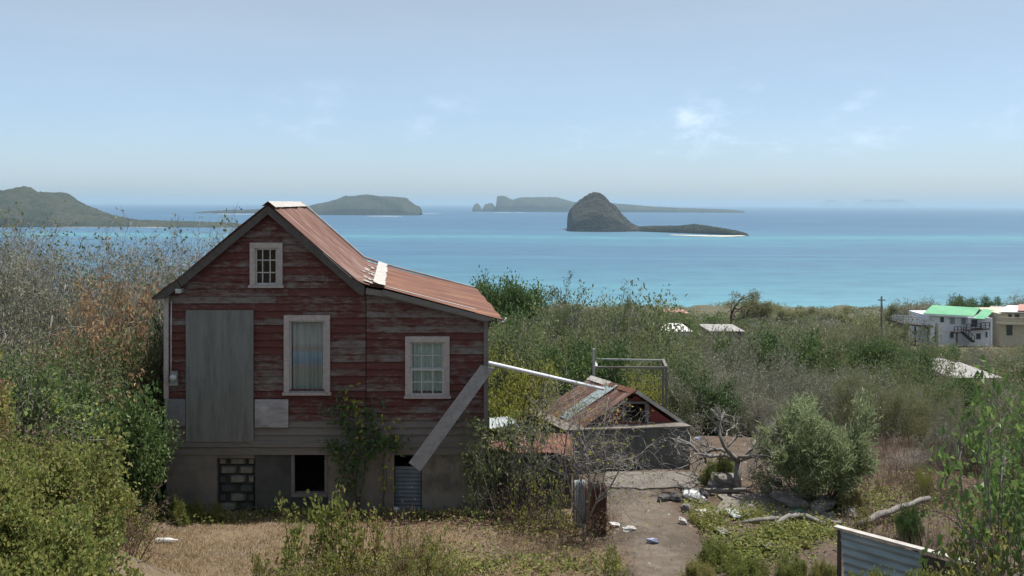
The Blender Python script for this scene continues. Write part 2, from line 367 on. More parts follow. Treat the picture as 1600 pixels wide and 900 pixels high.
island('hills', '', shore(400, 333.5), [(300, 333), (312, 331), (340, 329), (385, 328), (430, 327), (480, 326), (520, 329)], M['island'], 1.3, .6, 3, 5)
island('hills', '', shore(580, 336), [(440, 334), (470, 329), (490, 321), (512, 316), (535, 308.5), (552, 309.5), (575, 306.5), (600, 307), (620, 309), (632, 310), (640, 316), (648, 322), (655, 324), (657, 333)], M['island'], 2.6, .5, 5, 7)
island('hills', '', shore(850, 331), [(738, 330), (740, 322), (745, 319), (749, 321), (752, 328), (754, 329), (757, 321), (764, 319.5), (770, 318.5), (773, 324), (775, 325), (776, 309), (784, 307), (790, 308), (800, 311), (815, 308), (850, 308), (870, 309), (895, 316), (930, 318), (960, 318.5), (1000, 321), (1060, 325), (1120, 327.5), (1158, 329.5), (1162, 331)], M['island'], 2.4, .45, 5, 9)
island('hills', '', shore(940, 361), [(886, 360), (889.5, 357), (890, 346), (891, 330), (895, 325), (905, 316), (915, 309), (926, 303.5), (932, 303), (940, 306), (950, 316), (960, 323), (970, 335), (982, 347), (995, 353), (1010, 356), (1025, 357.5)], M['rock_dark'], 1.9, .38, 3, 11)
island('hills', '', (shore(965, 360.5), shore(1165, 368.5)), [(965, 359.5), (985, 356), (995, 354.5), (1020, 353.5), (1060, 352.5), (1085, 352), (1120, 355), (1150, 360), (1163, 363), (1167, 365)], M['island'], 1.8, .5, 2.6, 12)
for nm, pr, Yc, s_ in (('hills', [(1278, 320), (1285, 317), (1295, 312.5), (1303, 314), (1318, 320)], 52000, 1), ('hills', [(1335, 321), (1345, 316), (1355, 312.5), (1368, 315), (1380, 313), (1405, 312.5), (1418, 316), (1428, 321)], 52000, 2)):
    island(nm, '', Yc, pr, M['island'], 3., .6, 10, s_)
# beach and surf lines
def flat_strip(name, pts_px, Yc, half, mat, z=.4, seed=3, kind='structure', label=None):
    rng = np.random.default_rng(seed); c = [W(px, 318.5+80*F/Yc+.0, Yc) for px in pts_px]
    xs = np.linspace(c[0].x, c[-1].x, 60); t = np.linspace(0, 1, 60); wd = half*np.sin(np.pi*np.clip(t*1.02, 0, 1))**.5*(.7+.6*rng.random(60))+.5
    off = half*1.2*np.sin(t*5+seed)
    A = np.stack([np.stack([xs, Yc+off-wd, np.full(60, z)], 1), np.stack([xs, Yc+off+wd, np.full(60, z+.25)], 1)], 0)
    b = MB(); b.grid(A); o = b.build(name, mat); return tag(o, label, kind=kind)
flat_strip('beach', (1050, 1172), shore(1110, 368.5), 30, M['sand'], .8, 2)
flat_strip('beach', (96, 262), shore(180, 355), 20, M['sand'], .5, 5)
for i, (x0, x1, Yc, hf) in enumerate(((935, 962, shore(940, 362), 10), (318, 352, shore(335, 333), 60), (340, 420, shore(380, 334.5), 45), (640, 690, shore(660, 334), 30), (575, 630, shore(600, 338), 40), (770, 800, shore(785, 332), 40), (805, 822, shore(815, 332), 40), (882, 892, shore(887, 360), 8), (1000, 1050, shore(1020, 362), 8))):
    flat_strip('surf', (x0, x1), Yc, hf, M['foam'], .5, i+20, 'stuff', 'white surf breaking on an island shore' )
# haze: real air with even density
hz = N('haze_air'); v_ = hz.n('ShaderNodeVolumePrincipled'); v_.inputs['Color'].default_value = (.56, .80, 1.0, 1)
v_.inputs['Density'].default_value = HAZE = 5.8e-5; v_.inputs['Anisotropy'].default_value = 0.15
hz.l(v_.outputs[0], hz.out.inputs['Volume'])
mb = MB(); mb.box((0, 46000, 111.5), (122000, 98000, 257)); o = mb.build('haze', hz.m); tag(o, 'pale sea haze filling the air', kind='stuff')
HAZE_OBJ = o

# ------------------------------------------------------------ ground sheet
nX, nY = 421, 0
ys = list(np.arange(-12, 6, .5))+list(np.arange(6, 27, .13)); y = 27
while y < 760: ys.append(y); y *= 1.013
ys = np.array(ys); u = np.linspace(-1, 1, nX); sc_ = np.maximum(1, ys/27)
XX = (np.sign(u)*(abs(u)**1.35))[None, :]*26*sc_[:, None]; YY = np.repeat(ys[:, None], nX, 1); ZZ = zt(XX, YY)
rg = np.random.default_rng(3); ZZ = ZZ+rg.normal(0, .007, ZZ.shape)*(YY < 27)
idx = np.arange(len(ys)*nX).reshape(len(ys), nX)
Fc = np.stack([idx[:-1, :-1], idx[:-1, 1:], idx[1:, 1:], idx[1:, :-1]], -1).reshape(-1, 4)
def seg_dist(X, Y, pts):
    d = np.full(X.shape, 1e9)
    for (x0, y0), (x1, y1) in zip(pts[:-1], pts[1:]):
        L2 = (x1-x0)**2+(y1-y0)**2; t = np.clip(((X-x0)*(x1-x0)+(Y-y0)*(y1-y0))/L2, 0, 1)
        d = np.minimum(d, np.hypot(X-x0-t*(x1-x0), Y-y0-t*(y1-y0)))
    return d
pth = [G(*q) for q in ((1050, 899), (1040, 860), (1015, 815), (985, 775), (1000, 745))]
pth = [(pth[0].x+.6, 11.0)]+[(p.x, p.y) for p in pth]
m_path = 1-sm(.35, .75, seg_dist(XX, YY, pth)+.12*np.sin(XX*5)*np.sin(YY*4))
m_grass = (1-sm(1.2, 1.9, XX+.3*np.sin(YY*2.1)))*(1-sm(16.6, 17.4, YY+.2*np.sin(XX*1.3)))
m_far = sm(24.5, 28, YY)
me = np_mesh('ground', np.stack([XX, YY, ZZ], -1).reshape(-1, 3), Fc, None, True) if False else None
g = N('dry_ground')
v = g.co('World'); n1 = g.noise(v, 1.1, 6, .65); n2 = g.noise(v, 6, 6, .7); n3 = g.noise(v, 38, 4, .7)
def att(nm): x = g.n('ShaderNodeAttribute', attribute_name=nm); return x.outputs['Fac']
soil = g.mix(g.rng(n1, .35, .65), (.165, .125, .095), (.095, .072, .057)); soil = g.mix(g.rng(n2, .5, .7, 0, .55), soil, (.205, .165, .13))
grass = g.mix(g.rng(n2, .3, .7), (.27, .205, .135), (.19, .14, .095)); grass = g.mix(g.rng(n1, .52, .66, 0, .65), grass, (.20, .175, .145))
path = g.mix(g.rng(n1, .42, .58), (.20, .165, .132), (.125, .102, .083)); path = g.mix(g.rng(g.noise(v, 2.7, 7, .72), .52, .60, 0, .6), path, (.235, .205, .175)); path = g.mix(g.rng(n2, .50, .62, 0, .5), path, (.11, .088, .07))
far = g.mix(g.rng(n1, .4, .6), (.075, .08, .045), (.13, .11, .075))
c = g.mix(att('grass'), soil, grass); c = g.mix(att('path'), c, path)
c = g.mix(g.rng(n3, .62, .70, 0, .5), c, (.06, .045, .035)); c = g.mix(g.rng(n3, .36, .30, 0, .4), c, (.42, .38, .32)); c = g.mix(att('far'), c, far)
g.bsdf(c, .95, g.bump(g.mth('ADD', n2, g.mth('MULTIPLY', n3, .6)), 1., .07), spec=.1); M['ground'] = g.m
me = np_mesh('ground', np.stack([XX, YY, ZZ], -1).reshape(-1, 3), Fc, M['ground'], True)
for nm, arr in (('grass', m_grass), ('path', m_path), ('far', m_far)):
    at = me.attributes.new(nm, 'FLOAT', 'POINT'); at.data.foreach_set('value', arr.astype(np.float32).ravel())
o = bpy.data.objects.new('ground', me); col.objects.link(o); struct(o)

# ------------------------------------------------------------ red wooden house
Y0 = 16.5
DV = Vector((-.13, .99, 0)).normalized()
def HP(px, py, d=0.): return W(px, py, Y0)+DV*d
# weathered red siding
a = N('weathered_red_siding'); v = a.co('World'); isl = a.island()
s0 = a.noise(a.co('World', (1, 1, 1.6)), 1.3, 4, .6); s1 = a.noise(a.co('World', (2.4, 1, 9)), 2.2, 9, .80); s1 = a.mth('ADD', a.mth('MULTIPLY', s1, .7), a.mth('MULTIPLY', s0, .3)); s2 = a.noise(a.co('World', (3.5, 1, 60), (3, 1, 2)), 2., 5, .7)
gz = a.n('ShaderNodeSeparateXYZ'); a.l(v, gz.inputs[0]); low = a.rng(gz.outputs[2], 76.3, 75.7, 0, .16)
wear = a.mth('ADD', a.mth('ADD', s1, a.mth('MULTIPLY', a.mth('SUBTRACT', isl, .5), .13)), low)
k = a.rng(wear, .475, .60)
red = a.mix(s2, (.074, .026, .022), (.128, .048, .040)); gry = a.mix(s2, (.111, .099, .088), (.221, .202, .182))
red = a.mix(a.rng(isl, .0, 1., 0, .45), red, (.078, .021, .019))
a.bsdf(a.mix(k, red, gry), .85, a.bump(s2, .5, .01), spec=.2); M['siding'] = a.m
def wood(name, c1, c2, sx=(1.2, 1, 14)):
    a = N(name); s1 = a.noise(a.co('World', sx), 2.2, 7, .7); i = a.island()
    c = a.mix(a.rng(s1, .3, .7), c1, c2); c = a.mix(a.rng(i, 0, 1, 0, .35), c, (c2[0]*.7, c2[1]*.7, c2[2]*.7))
    a.bsdf(c, .85, a.bump(s1, .4, .01), spec=.2); return a.m
M['grey_wood'] = wood('weathered_grey_wood', (.221, .208, .195), (.124, .114, .104))
M['dark_wood'] = wood('dark_weathered_wood', (.12, .108, .10), (.06, .054, .05), (3, 1, 3))
M['trim_wood'] = wood('peeling_white_trim', (.494, .442, .423), (.312, .273, .260), (6, 1, 6))
M['sash'] = simple('old_white_sash_paint', (.442, .455, .442), (.312, .319, .305), 20, .7)
M['plank'] = wood('grey_plank', (.234, .234, .240), (.137, .137, .143), (5, 1, 5))
a = N('weathered_plywood'); s1 = a.noise(a.co('World', (2, 1, 1.0)), 2., 6, .7); wv = a.noise(a.co('World', (3.2, 1, .30)), 3.2, 5, .75)
c = a.mix(a.rng(wv, .35, .65), (.185, .19, .175), (.10, .104, .10)); c = a.mix(a.rng(s1, .4, .65, 0, .6), c, (.17, .175, .165)); a.bsdf(c, .85, a.bump(wv, .2, .004)); M['ply'] = a.m
M['pale_patch'] = simple('peeling_pale_board', (.390, .390, .410), (.208, .195, .195), 3.5, .85, stretch=(1, 1, 2.2))
M['gap_dark'] = simple('dark_interior', (.02, .02, .02), (.03, .03, .028), 2, .95)
# rusty roofing
def roofmat(name, yf, base=((.13, .065, .05), (.225, .115, .085), (.33, .21, .165)), pale=(.42, .34, .30), pk=(.60, .78)):
    a = N(name)
    p = a.n('ShaderNodeNewGeometry').outputs['Position']; sep = a.n('ShaderNodeSeparateXYZ'); a.l(p, sep.inputs[0])
    vy = a.mth('ADD', sep.outputs[1], a.mth('MULTIPLY', sep.outputs[0], 0.0))
    cb = a.n('ShaderNodeCombineXYZ'); a.l(a.mth('MULTIPLY', sep.outputs[0], .55), cb.inputs[0]); a.l(a.mth('MULTIPLY', vy, yf), cb.inputs[1])
    st = a.noise(cb.outputs[0], 1., 6, .62); st2 = a.noise(a.co('World', (1, 1, 1)), 1.6, 6, .65)
    cb2 = a.n('ShaderNodeCombineXYZ'); a.l(a.mth('MULTIPLY', sep.outputs[0], 1.1), cb2.inputs[0]); a.l(a.mth('MULTIPLY', vy, yf*2.6), cb2.inputs[1]); st3 = a.noise(cb2.outputs[0], 1., 4, .6)
    c = a.ramp(a.mth('ADD', a.mth('MULTIPLY', st, .75), a.mth('MULTIPLY', st2, .25)), [(.34, base[0]), (.5, base[1]), (.66, base[2])])
    c = a.mix(a.rng(st3, pk[0], pk[1], 0, .8), c, pale)
    fine = a.noise(a.co('World', (4, 4, 4)), 6, 5, .7); c = a.mix(a.rng(fine, .45, .75, 0, .35), c, (.15, .07, .05))
    a.bsdf(c, .7, a.bump(fine, .25, .004), spec=.3); return a.m
M['roof_rust'] = roofmat('rusty_corrugated_iron', 7., ((.075, .036, .030), (.13, .062, .047), (.21, .12, .092)), (.36, .28, .24), (.53, .66))
M['roof_rust2'] = roofmat('rusty_iron_lower', 4.5, ((.08, .038, .030), (.145, .064, .042), (.24, .125, .068)), (.30, .22, .185), (.62, .8))
M['white_metal'] = simple('worn_white_metal', (.50, .48, .45), (.33, .30, .27), 5, .6)
M['flake'] = simple('flaking_white_paint', (.62, .58, .54), (.30, .15, .10), 7, .8)
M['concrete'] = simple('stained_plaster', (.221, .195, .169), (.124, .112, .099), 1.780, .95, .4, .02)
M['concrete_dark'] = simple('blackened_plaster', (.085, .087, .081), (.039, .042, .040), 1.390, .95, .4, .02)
a = N('peeling_plaster'); v = a.co('World'); f1 = a.noise(v, 1.7, 7, .65); f2 = a.noise(a.co('World', (1, 1, .35)), 3.2, 6, .6)
c = a.mix(a.rng(f1, .42, .56), (.20, .185, .16), (.12, .11, .095)); c = a.mix(a.rng(f2, .52, .66, 0, .8), c, (.06, .06, .052)); c = a.mix(a.rng(f1, .62, .68), c, (.27, .25, .215)); a.bsdf(c, .95, a.bump(f1, .5, .03)); M['peel'] = a.m
M['glass'] = None
a = N('old_window_glass'); t = a.n('ShaderNodeBsdfTransparent'); t.inputs[0].default_value = (.80, .84, .84, 1); gl = a.n('ShaderNodeBsdfGlossy'); gl.inputs['Roughness'].default_value = .06
mx = a.n('ShaderNodeMixShader'); mx.inputs[0].default_value = .03; a.l(t.outputs[0], mx.inputs[1]); a.l(gl.outputs[0], mx.inputs[2]); a.l(mx.outputs[0], a.out.inputs[0]); M['glass'] = a.m

hroot = empty('wooden_house', ground(HP(508, 795, 0).x, Y0), 'weathered red clapboard house with rusty iron roof on a raised concrete basement', 'house')
WINS = [(397, 385, 437, 441), (452, 500, 508, 608), (641, 533, 695, 612)]
def sub_rect(rs, h):
    o_ = []
    for (x0, y0, x1, y1) in rs:
        a0, b0, a1, b1 = max(x0, h[0]), max(y0, h[1]), min(x1, h[2]), min(y1, h[3])
        if a0 >= a1 or b0 >= b1: o_.append((x0, y0, x1, y1)); continue
        if x0 < a0: o_.append((x0, y0, a0, y1))
        if a1 < x1: o_.append((a1, y0, x1, y1))
        if y0 < b0: o_.append((a0, y0, a1, b0))
        if b1 < y1: o_.append((a0, b1, a1, y1))
    return o_
def clip(poly, fn):
    res = []
    for i, p in enumerate(poly):
        q = poly[(i+1) % len(poly)]; a_, b_ = fn(p), fn(q)
        if a_ >= 0: res.append(p)
        if a_*b_ < 0: t = a_/(a_-b_); res.append((p[0]+(q[0]-p[0])*t, p[1]+(q[1]-p[1])*t))
    return res
def below(x0, y0, x1, y1): return lambda p: p[1]-(y0+(y1-y0)*(p[0]-x0)/(x1-x0))
mb = MB(); rr = random.Random(5); pitch = 11.4
i = 0
while True:
    yb = 690-i*pitch; yt = yb-pitch
    if yb < 330: break
    for (xa, xb, clips) in ((261, 571.5, [below(418, 326, 262, 452), below(418, 326, 572, 452)]), (572.5, 757, [below(570, 452, 760, 497)])):
        cuts = [xa]; 
        while cuts[-1] < xb-140: 
            c_ = cuts[-1]+rr.uniform(110, 330)
            if c_ < xb-50: cuts.append(c_)
            else: break
        cuts.append(xb)
        for x0, x1 in zip(cuts[:-1], cuts[1:]):
            wob = rr.uniform(-.7, .7); wob2 = rr.uniform(-.7, .7)
            rs = [(x0+.15, yt, x1-.15, yb)]
            for hl in WINS: rs = sub_rect(rs, hl)
            for r_ in rs:
                pl = [(r_[0], r_[1]), (r_[2], r_[1]), (r_[2], r_[3]), (r_[0], r_[3])]
                for cf in clips: pl = clip(pl, cf) if len(pl) > 2 else pl
                if len(pl) < 3: continue
                dd = lambda q: -.004-.034*(q[1]-yt)/pitch
                fr = []; 
                for q in pl:
                    yy = q[1]+(wob+(wob2-wob)*(q[0]-x0)/(x1-x0) if abs(q[1]-yb) < .2 else 0)
                    fr.append(HP(q[0], yy, dd(q)))
                n_ = len(fr); bk = [p+DV*.03 for p in fr]
                mb.add(fr+bk, [tuple(range(n_))]+[(j, n_+j, n_+(j+1) % n_, (j+1) % n_) for j in range(n_)])
    i += 1
siding = mb.build('siding', M['siding'], hroot)
# side, back walls, floors (hold the dark inside)
D_ = 5.35
def wallquad(mb, pts, th, m=0): mb.prism(pts, th, m)
mb = MB()
zf = 690
mb.prism([HP(262, 452, .05), HP(262, 795, .05), HP(262, 795, D_), HP(262, 452, D_)], (.08, 0, 0))
mb.prism([HP(757, 500, .05), HP(757, 795, .05), HP(757, 795, D_), HP(757, 500, D_)], (-.08, 0, 0))
mb.prism([HP(262, 800, D_), HP(757, 800, D_), HP(757, 498, D_), HP(572, 452, D_), HP(418, 326, D_), HP(262, 455, D_)], tuple(DV*.08))
mb.prism([HP(264, 692, .06), HP(755, 692, .06), HP(755, 692, D_), HP(264, 692, D_)], (0, 0, -.1))
mb.prism([HP(572, 455, .06), HP(572, 692, .06), HP(572, 692, D_), HP(572, 455, D_)], (.05, 0, 0))
mb.build('rear_walls', M['dark_wood'], hroot)
# basement
mb = MB()
def blk(mb, x0, y0, x1, y1, d0, d1, m=0):
    f_ = [HP(x0, y1, d0), HP(x1, y1, d0), HP(x1, y0, d0), HP(x0, y0, d0)]; return mb.prism(f_, tuple(DV*(d1-d0)), m)
blk(mb, 260, 708, 339, 806, -.02, .2); blk(mb, 339, 708, 398, 716, .0, .2)
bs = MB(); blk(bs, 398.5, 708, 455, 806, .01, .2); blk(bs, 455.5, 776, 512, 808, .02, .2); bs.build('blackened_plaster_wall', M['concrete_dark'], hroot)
mb.build('basement_wall', M['concrete'], hroot); mb = MB(); blk(mb, 600.5, 708, 616, 808, -.05, .2); mb.build('basement_pier', M['concrete'], hroot); mb = MB(); blk(mb, 512.5, 708, 600, 808, .0, .2)
pm = MB(); blk(pm, 659, 708, 760, 812, -.01, .2); pm.build('peeling_plaster_wall', M['peel'], hroot)
mb.build('basement_wall', M['concrete'], hroot)
mb = MB(); blk(mb, 339, 716, 398, 806, .16, .2, 0)
bw = MB()
for r_ in range(6):
    yb = 800-r_*14.5
    for c_ in range(-1, 3):
        x0 = 342+c_*30+(15 if r_ % 2 else 0); x1 = x0+25
        x0, x1 = max(x0, 341), min(x1, 397)
        if x1-x0 < 4: continue
        A_ = [HP(x0, yb, .15), HP(x1, yb, .15), HP(x1, yb-11, .15), HP(x0, yb-11, .15)]
        cx, cy = (x0+x1)/2, yb-5.5; s_ = .72
        B_ = [HP(cx+(x-cx)*s_, cy+(y_-cy)*s_, .06) for x, y_ in ((x0, yb), (x1, yb), (x1, yb-11), (x0, yb-11))]
        (bw if (r_ > 3 or rr.random() < .3) else mb).add(A_+B_, [(0, 1, 5, 4), (1, 2, 6, 5), (2, 3, 7, 6), (3, 0, 4, 7), (4, 5, 6, 7)])
M['block_pale'] = simple('bare_concrete_block', (.22, .215, .185), (.13, .125, .11), 8, .95)
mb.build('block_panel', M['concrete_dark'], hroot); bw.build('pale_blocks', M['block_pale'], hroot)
mb = MB(); blk(mb, 455, 708, 460, 776, 0, .12); blk(mb, 507, 708, 512, 776, 0, .12); blk(mb, 455, 771, 512, 776.5, -.02, .14); mb.build('basement_window_frame', M['grey_wood'], hroot)
mb = MB(); 
n = 12; A = np.zeros((n*4+1, 2, 3))
for j in range(n*4+1):
    yy = 731+(806-731)*j/(n*4); dd = .10+.012*math.cos(j*math.pi/2)
    A[j, 0] = HP(617, yy, dd); A[j, 1] = HP(658, yy+.5, dd)
mb.grid(A); M['door_iron'] = simple('blue_grey_iron', (.15, .19, .22), (.09, .11, .13), 3, .6)
o = mb.build('basement_door', M['door_iron'], hroot); o['label'] = 'blue-grey corrugated iron door, gap above'
# sill beams and trim
mb = MB(); blk(mb, 262, 698.5, 758, 710, -.035, .1); blk(mb, 262, 688, 560, 697.5, -.06, .1); blk(mb, 561, 688.5, 757, 698, -.05, .1); mb.build('sill_beam', M['grey_wood'], hroot)
mb = MB(); blk(mb, 257, 456, 264.5, 622, -.06, .08); blk(mb, 258.5, 622.5, 263, 708, -.05, .08); o = mb.build('corner_board', M['trim_wood'], hroot)
mb = MB(); blk(mb, 755.5, 498, 762.5, 712, -.06, .08); mb.build('corner_board', M['grey_wood'], hroot)
# plywood, patches
mb = MB(); blk(mb, 292, 484, 397, 688.5, -.085, -.062); o = mb.build('plywood_panel', M['ply'], hroot); o['label'] = 'grey plywood sheet nailed over the doorway'
mb = MB(); blk(mb, 264, 622, 291, 664, -.07, -.045); o = mb.build('patch_board', M['plank'], hroot)
mb = MB(); blk(mb, 399, 623, 451, 666.5, -.07, -.045); o = mb.build('patch_board', M['pale_patch'], hroot); o['label'] = 'pale peeling patch board beside the plywood'
# windows
def window(x0, y0, x1, y1, fw, inner, sashes, sillw=3):
    mb = MB(); 
    blk(mb, x0, y0, x1, y0+fw, -.075, .0); blk(mb, x0, y0+fw+.1, x0+fw, y1-2, -.07, .0); blk(mb, x1-fw, y0+fw+.1, x1, y1-2, -.07, .0)
    blk(mb, x0-2, y1-2+.1, x1+2, y1+sillw-1, -.11, .0)
    fr = mb.build('window', M['trim_wood'], hroot)
    ix0, iy0, ix1, iy1 = x0+fw, y0+fw, x1-fw, y1-2
    g_ = MB()
    for (a0, b0, a1, b1, nc, nr, dd) in sashes:
        X0, Y0_, X1, Y1_ = ix0+(ix1-ix0)*a0, iy0+(iy1-iy0)*b0, ix0+(ix1-ix0)*a1, iy0+(iy1-iy0)*b1
        s_ = MB(); e = 3.0
        blk(s_, X0, Y0_, X1, Y0_+e, dd, dd+.035); blk(s_, X0, Y1_-e, X1, Y1_, dd, dd+.035)
        blk(s_, X0, Y0_+e+.05, X0+e, Y1_-e-.05, dd, dd+.034); blk(s_, X1-e, Y0_+e+.05, X1, Y1_-e-.05, dd, dd+.034)
        for c_ in range(1, nc): xx = X0+(X1-X0)*c_/nc; blk(s_, xx-.8, Y0_+e, xx+.8, Y1_-e, dd+.004, dd+.03)
        for c_ in range(1, nr): yy = Y0_+(Y1_-Y0_)*c_/nr; blk(s_, X0+e, yy-.8, X1-e, yy+.8, dd+.007, dd+.027)
        o = s_.build('sash', M['sash'], fr)
        g_.add([HP(X0+1, Y1_-1, dd+.014), HP(X1-1, Y1_-1, dd+.014), HP(X1-1, Y0_+1, dd+.014), HP(X0+1, Y0_+1, dd+.014)], [(0, 1, 2, 3)])
    o = g_.build('pane', M['glass'], fr); return fr
def curtain(x0, y0, x1, y1, mat, d=.10, n=7, amp=.018, fr=None):
    A = np.zeros((8, 90, 3))
    for i_ in range(8):
        for j in range(90):
            t = j/89; y_ = y0+(y1-y0)*i_/7; w_ = amp*math.sin(t*n*6.28+math.sin(t*9)*1.5)*(.6+.5*i_/7)
            A[i_, j] = HP(x0+(x1-x0)*t, y_, d+w_)
    b = MB(); b.grid(A); return b.build('curtain', mat, fr)
w1 = window(391, 379, 442, 447, 8, None, [(0, 0, 1, 1, 3, 3, -.03)])
w2 = window(444, 492, 516, 614, 8.5, None, [(0, 0, 1, 1, 1, 1, -.02)])
w3 = window(633, 525, 702, 619, 8.5, None, [(0, 0, 1, .52, 3, 2, -.02), (0, .5, 1, 1, 3, 2, -.055)])
a = N('faded_curtain'); v = a.n('ShaderNodeSeparateXYZ'); a.l(a.co('World'), v.inputs[0])
bandc = a.ramp(a.rng(v.outputs[2], 76.55, 78.0), [(0, (.30, .36, .33)), (.22, (.36, .36, .30)), (.30, (.40, .36, .32)), (.36, (.28, .38, .48)), (.46, (.36, .46, .54)), (.52, (.42, .36, .32)), (.6, (.50, .49, .48)), (1, (.40, .44, .42))])
st = a.noise(a.co('World', (16, 1, .5)), 1.5, 3); c = a.mix(a.rng(st, .4, .65, 0, .5), bandc, (.24, .25, .25)); a.bsdf(c, .9); M['curtain'] = a.m
M['curtain_green'] = simple('pale_green_curtain', (.50, .60, .55), (.34, .44, .40), 5, .9, stretch=(5, 1, .4))
M['curtain_dim'] = simple('dim_grey_drape', (.05, .055, .055), (.02, .02, .02), 6, .9, stretch=(3, 1, .6))
curtain(453, 505, 507, 609, M['curtain'], .06, 6, .02, w2); curtain(642, 535, 694, 612, M['curtain_green'], .06, 6, .02, w3); curtain(399, 387, 436, 441, M['curtain_dim'], .25, 4, .03, w1)
# meter
mb = MB(); blk(mb, 267, 597, 280, 600, -.14, -.03); blk(mb, 268, 579, 279, 597, -.12, -.03)
mt = mb.build('electric_meter', simple('meter_grey', (.30, .31, .30), (.2, .2, .19), 12, .5), hroot)
mb = MB(); c0 = HP(273.5, 588, -.12); mb.tube([c0, c0-DV*.05, c0-DV*.07], [.065, .06, .045], 16); mb.build('meter_glass', simple('meter_dial', (.45, .48, .47), (.30, .33, .33), 18, .15, spec=.8), mt)
mb = MB(); mb.tube([HP(268.5, 580, -.06), HP(268.5, 555, -.06), HP(269, 470, -.06)], .012, 6); mb.build('conduit', M['white_metal'], mt)
mb = MB(); blk(mb, 279, 450, 287, 456, -.25, 0); mb.build('bracket', M['sash'], hroot)
# roof sheets
def corr(pA, pB, qA, qB, n, rows, amp, sag=0., curve=None, jag=0.):
    # pA top front, pB bottom front, qA top back, qB bottom back; corrugations run down the slope
    pA, pB, qA, qB = map(Vector, (pA, pB, qA, qB)); nr = (qA-pA).cross(pB-pA).normalized()
    if nr.z < 0: nr = -nr
    A = np.zeros((rows+1, n*6+1, 3))
    for j in range(n*6+1):
        s_ = j/(n*6); a_ = pA.lerp(qA, s_); b_ = pB.lerp(qB, s_); 
        sheet = math.floor(s_*n/9); jl = 1+jag*math.sin(sheet*12.9898)*.5
        for i_ in range(rows+1):
            t = i_/rows; p = a_+(b_-a_)*t*(jl if i_ == rows else 1)
            p = p+nr*(amp*math.cos(j*math.pi/3)+sag*math.sin(t*math.pi)+.012*math.sin(s_*23+t*5)+.006*(sheet % 2))
            A[i_, j] = p
    return A
B0 = -.20; DD = 5.6
def RP(px, py, d=B0): return W(px, py, Y0-.2)+DV*(d+.2)
mb = MB()
# main right slope, curving gently into the shed roof
fr_pts = [(419, 319), (466, 361), (515, 404), (552, 436), (568, 443), (583, 447), (597, 450)]
bk = [RP(*q, d=DD) for q in fr_pts]
n = 62*6
A = np.zeros((len(fr_pts), n+1, 3))
for i_, q in enumerate(fr_pts):
    p0 = RP(*q)
    for j in range(n+1):
        s_ = j/n; p = p0+DV*(DD-B0)*s_; A[i_, j] = p+Vector((.55, 0, .8))*(.011*math.cos(j*math.pi/3)+.010*math.sin(s_*19+i_)+.006*((j//54) % 2))
mb.grid(A); rf = mb.build('roof', M['roof_rust'], hroot); rf['label'] = 'steep rusty main roof slope'
mb = MB(); mb.grid(corr(RP(595, 449.5), RP(786, 499), RP(595, 449.5, DD), RP(786, 499, DD), 34, 8, .011, -.02, jag=.05)); o = mb.build('roof', M['roof_rust2'], hroot); o['label'] = 'low rusty roof over the side room'
SHED_ROOF = o
mb = MB(); mb.grid(corr(RP(417, 320), RP(276, 436), RP(417, 320, DD), RP(276, 436, DD), 62, 3, .011)); mb.grid(corr(RP(277, 436.5), RP(236, 466), RP(277, 436.5, DD), RP(236, 466, DD), 62, 2, .011)); mb.build('roof', M['roof_rust'], hroot)
# ridge cap, flashing, strips
def strip(pts, w_up, mat, name, thick=.012, d0=B0, d1=DD, lift=.02):
    mb = MB(); 
    ps = [RP(*q, d=d0)+Vector((0, 0, lift)) for q in pts]; n_ = 40
    A = np.zeros((len(ps), n_+1, 3)); rq = random.Random(len(pts)+int(pts[0][0]))
    for j in range(n_+1):
        for i_, p in enumerate(ps): 
            A[i_, j] = p+DV*(d1-d0)*j/n_+Vector((rq.uniform(-.012, .03) if i_ == len(ps)-1 else 0, 0, rq.uniform(0, .008)))
    mb.grid(A, smooth=False); o_ = mb.build(name, mat, hroot); return o_
strip([(408, 325), (419, 317), (430, 326.5)], 0, M['white_metal'], 'ridge_cap', lift=.03, d0=B0-.02)
strip([(583, 443), (592, 446.5), (601, 449)], 0, M['white_metal'], 'flashing', lift=.035)
# flaking paint scraps on the curved join
mb = MB(); rq = random.Random(9)
for _ in range(46):
    t = rq.random(); d_ = rq.uniform(B0, DD); qx = 561+22*t; qy = 441.5+5.2*t; c0 = RP(qx, qy, d_)+Vector((.006, 0, .026)); s_ = rq.uniform(.03, .10)
    ring = [c0+Vector((math.cos(k_*1.05)*s_*rq.uniform(.4, 1), 0, -math.cos(k_*1.05)*s_*.28))+DV*math.sin(k_*1.05)*s_*rq.uniform(.5, 1.7) for k_ in range(6)]
    mb.prism(ring, (.002, 0, .004))
mb.build('flaking_paint', M['white_metal'], hroot)
# pale edge trims at front and back rakes
def trim(a_, b_, w_, t_): m_ = MB(); m_.bar(a_, b_, w_, t_); m_.build('edge_flashing', M['white_metal'], hroot)
for (q0, q1) in (((419, 317.5), (552, 434.5)), ((552, 434.5), (583, 445.5))):
    trim(RP(*q0, d=DD+.02)+Vector((0, 0, .03)), RP(*q1, d=DD+.02)+Vector((0, 0, .03)), .05, .05)
trim(RP(583, 445, DD+.02)+Vector((0, 0, .02)), RP(785, 498, DD+.02)+Vector((0, 0, .02)), .05, .045)
trim(RP(603, 450.5, .02)+Vector((0, 0, .012)), RP(745, 487, -.06)+Vector((0, 0, .022)), .05, .012)
trim(RP(505, 396.5, B0+.03)+Vector((0, 0, .012)), RP(549, 435, B0+.03)+Vector((0, 0, .012)), .03, .012)
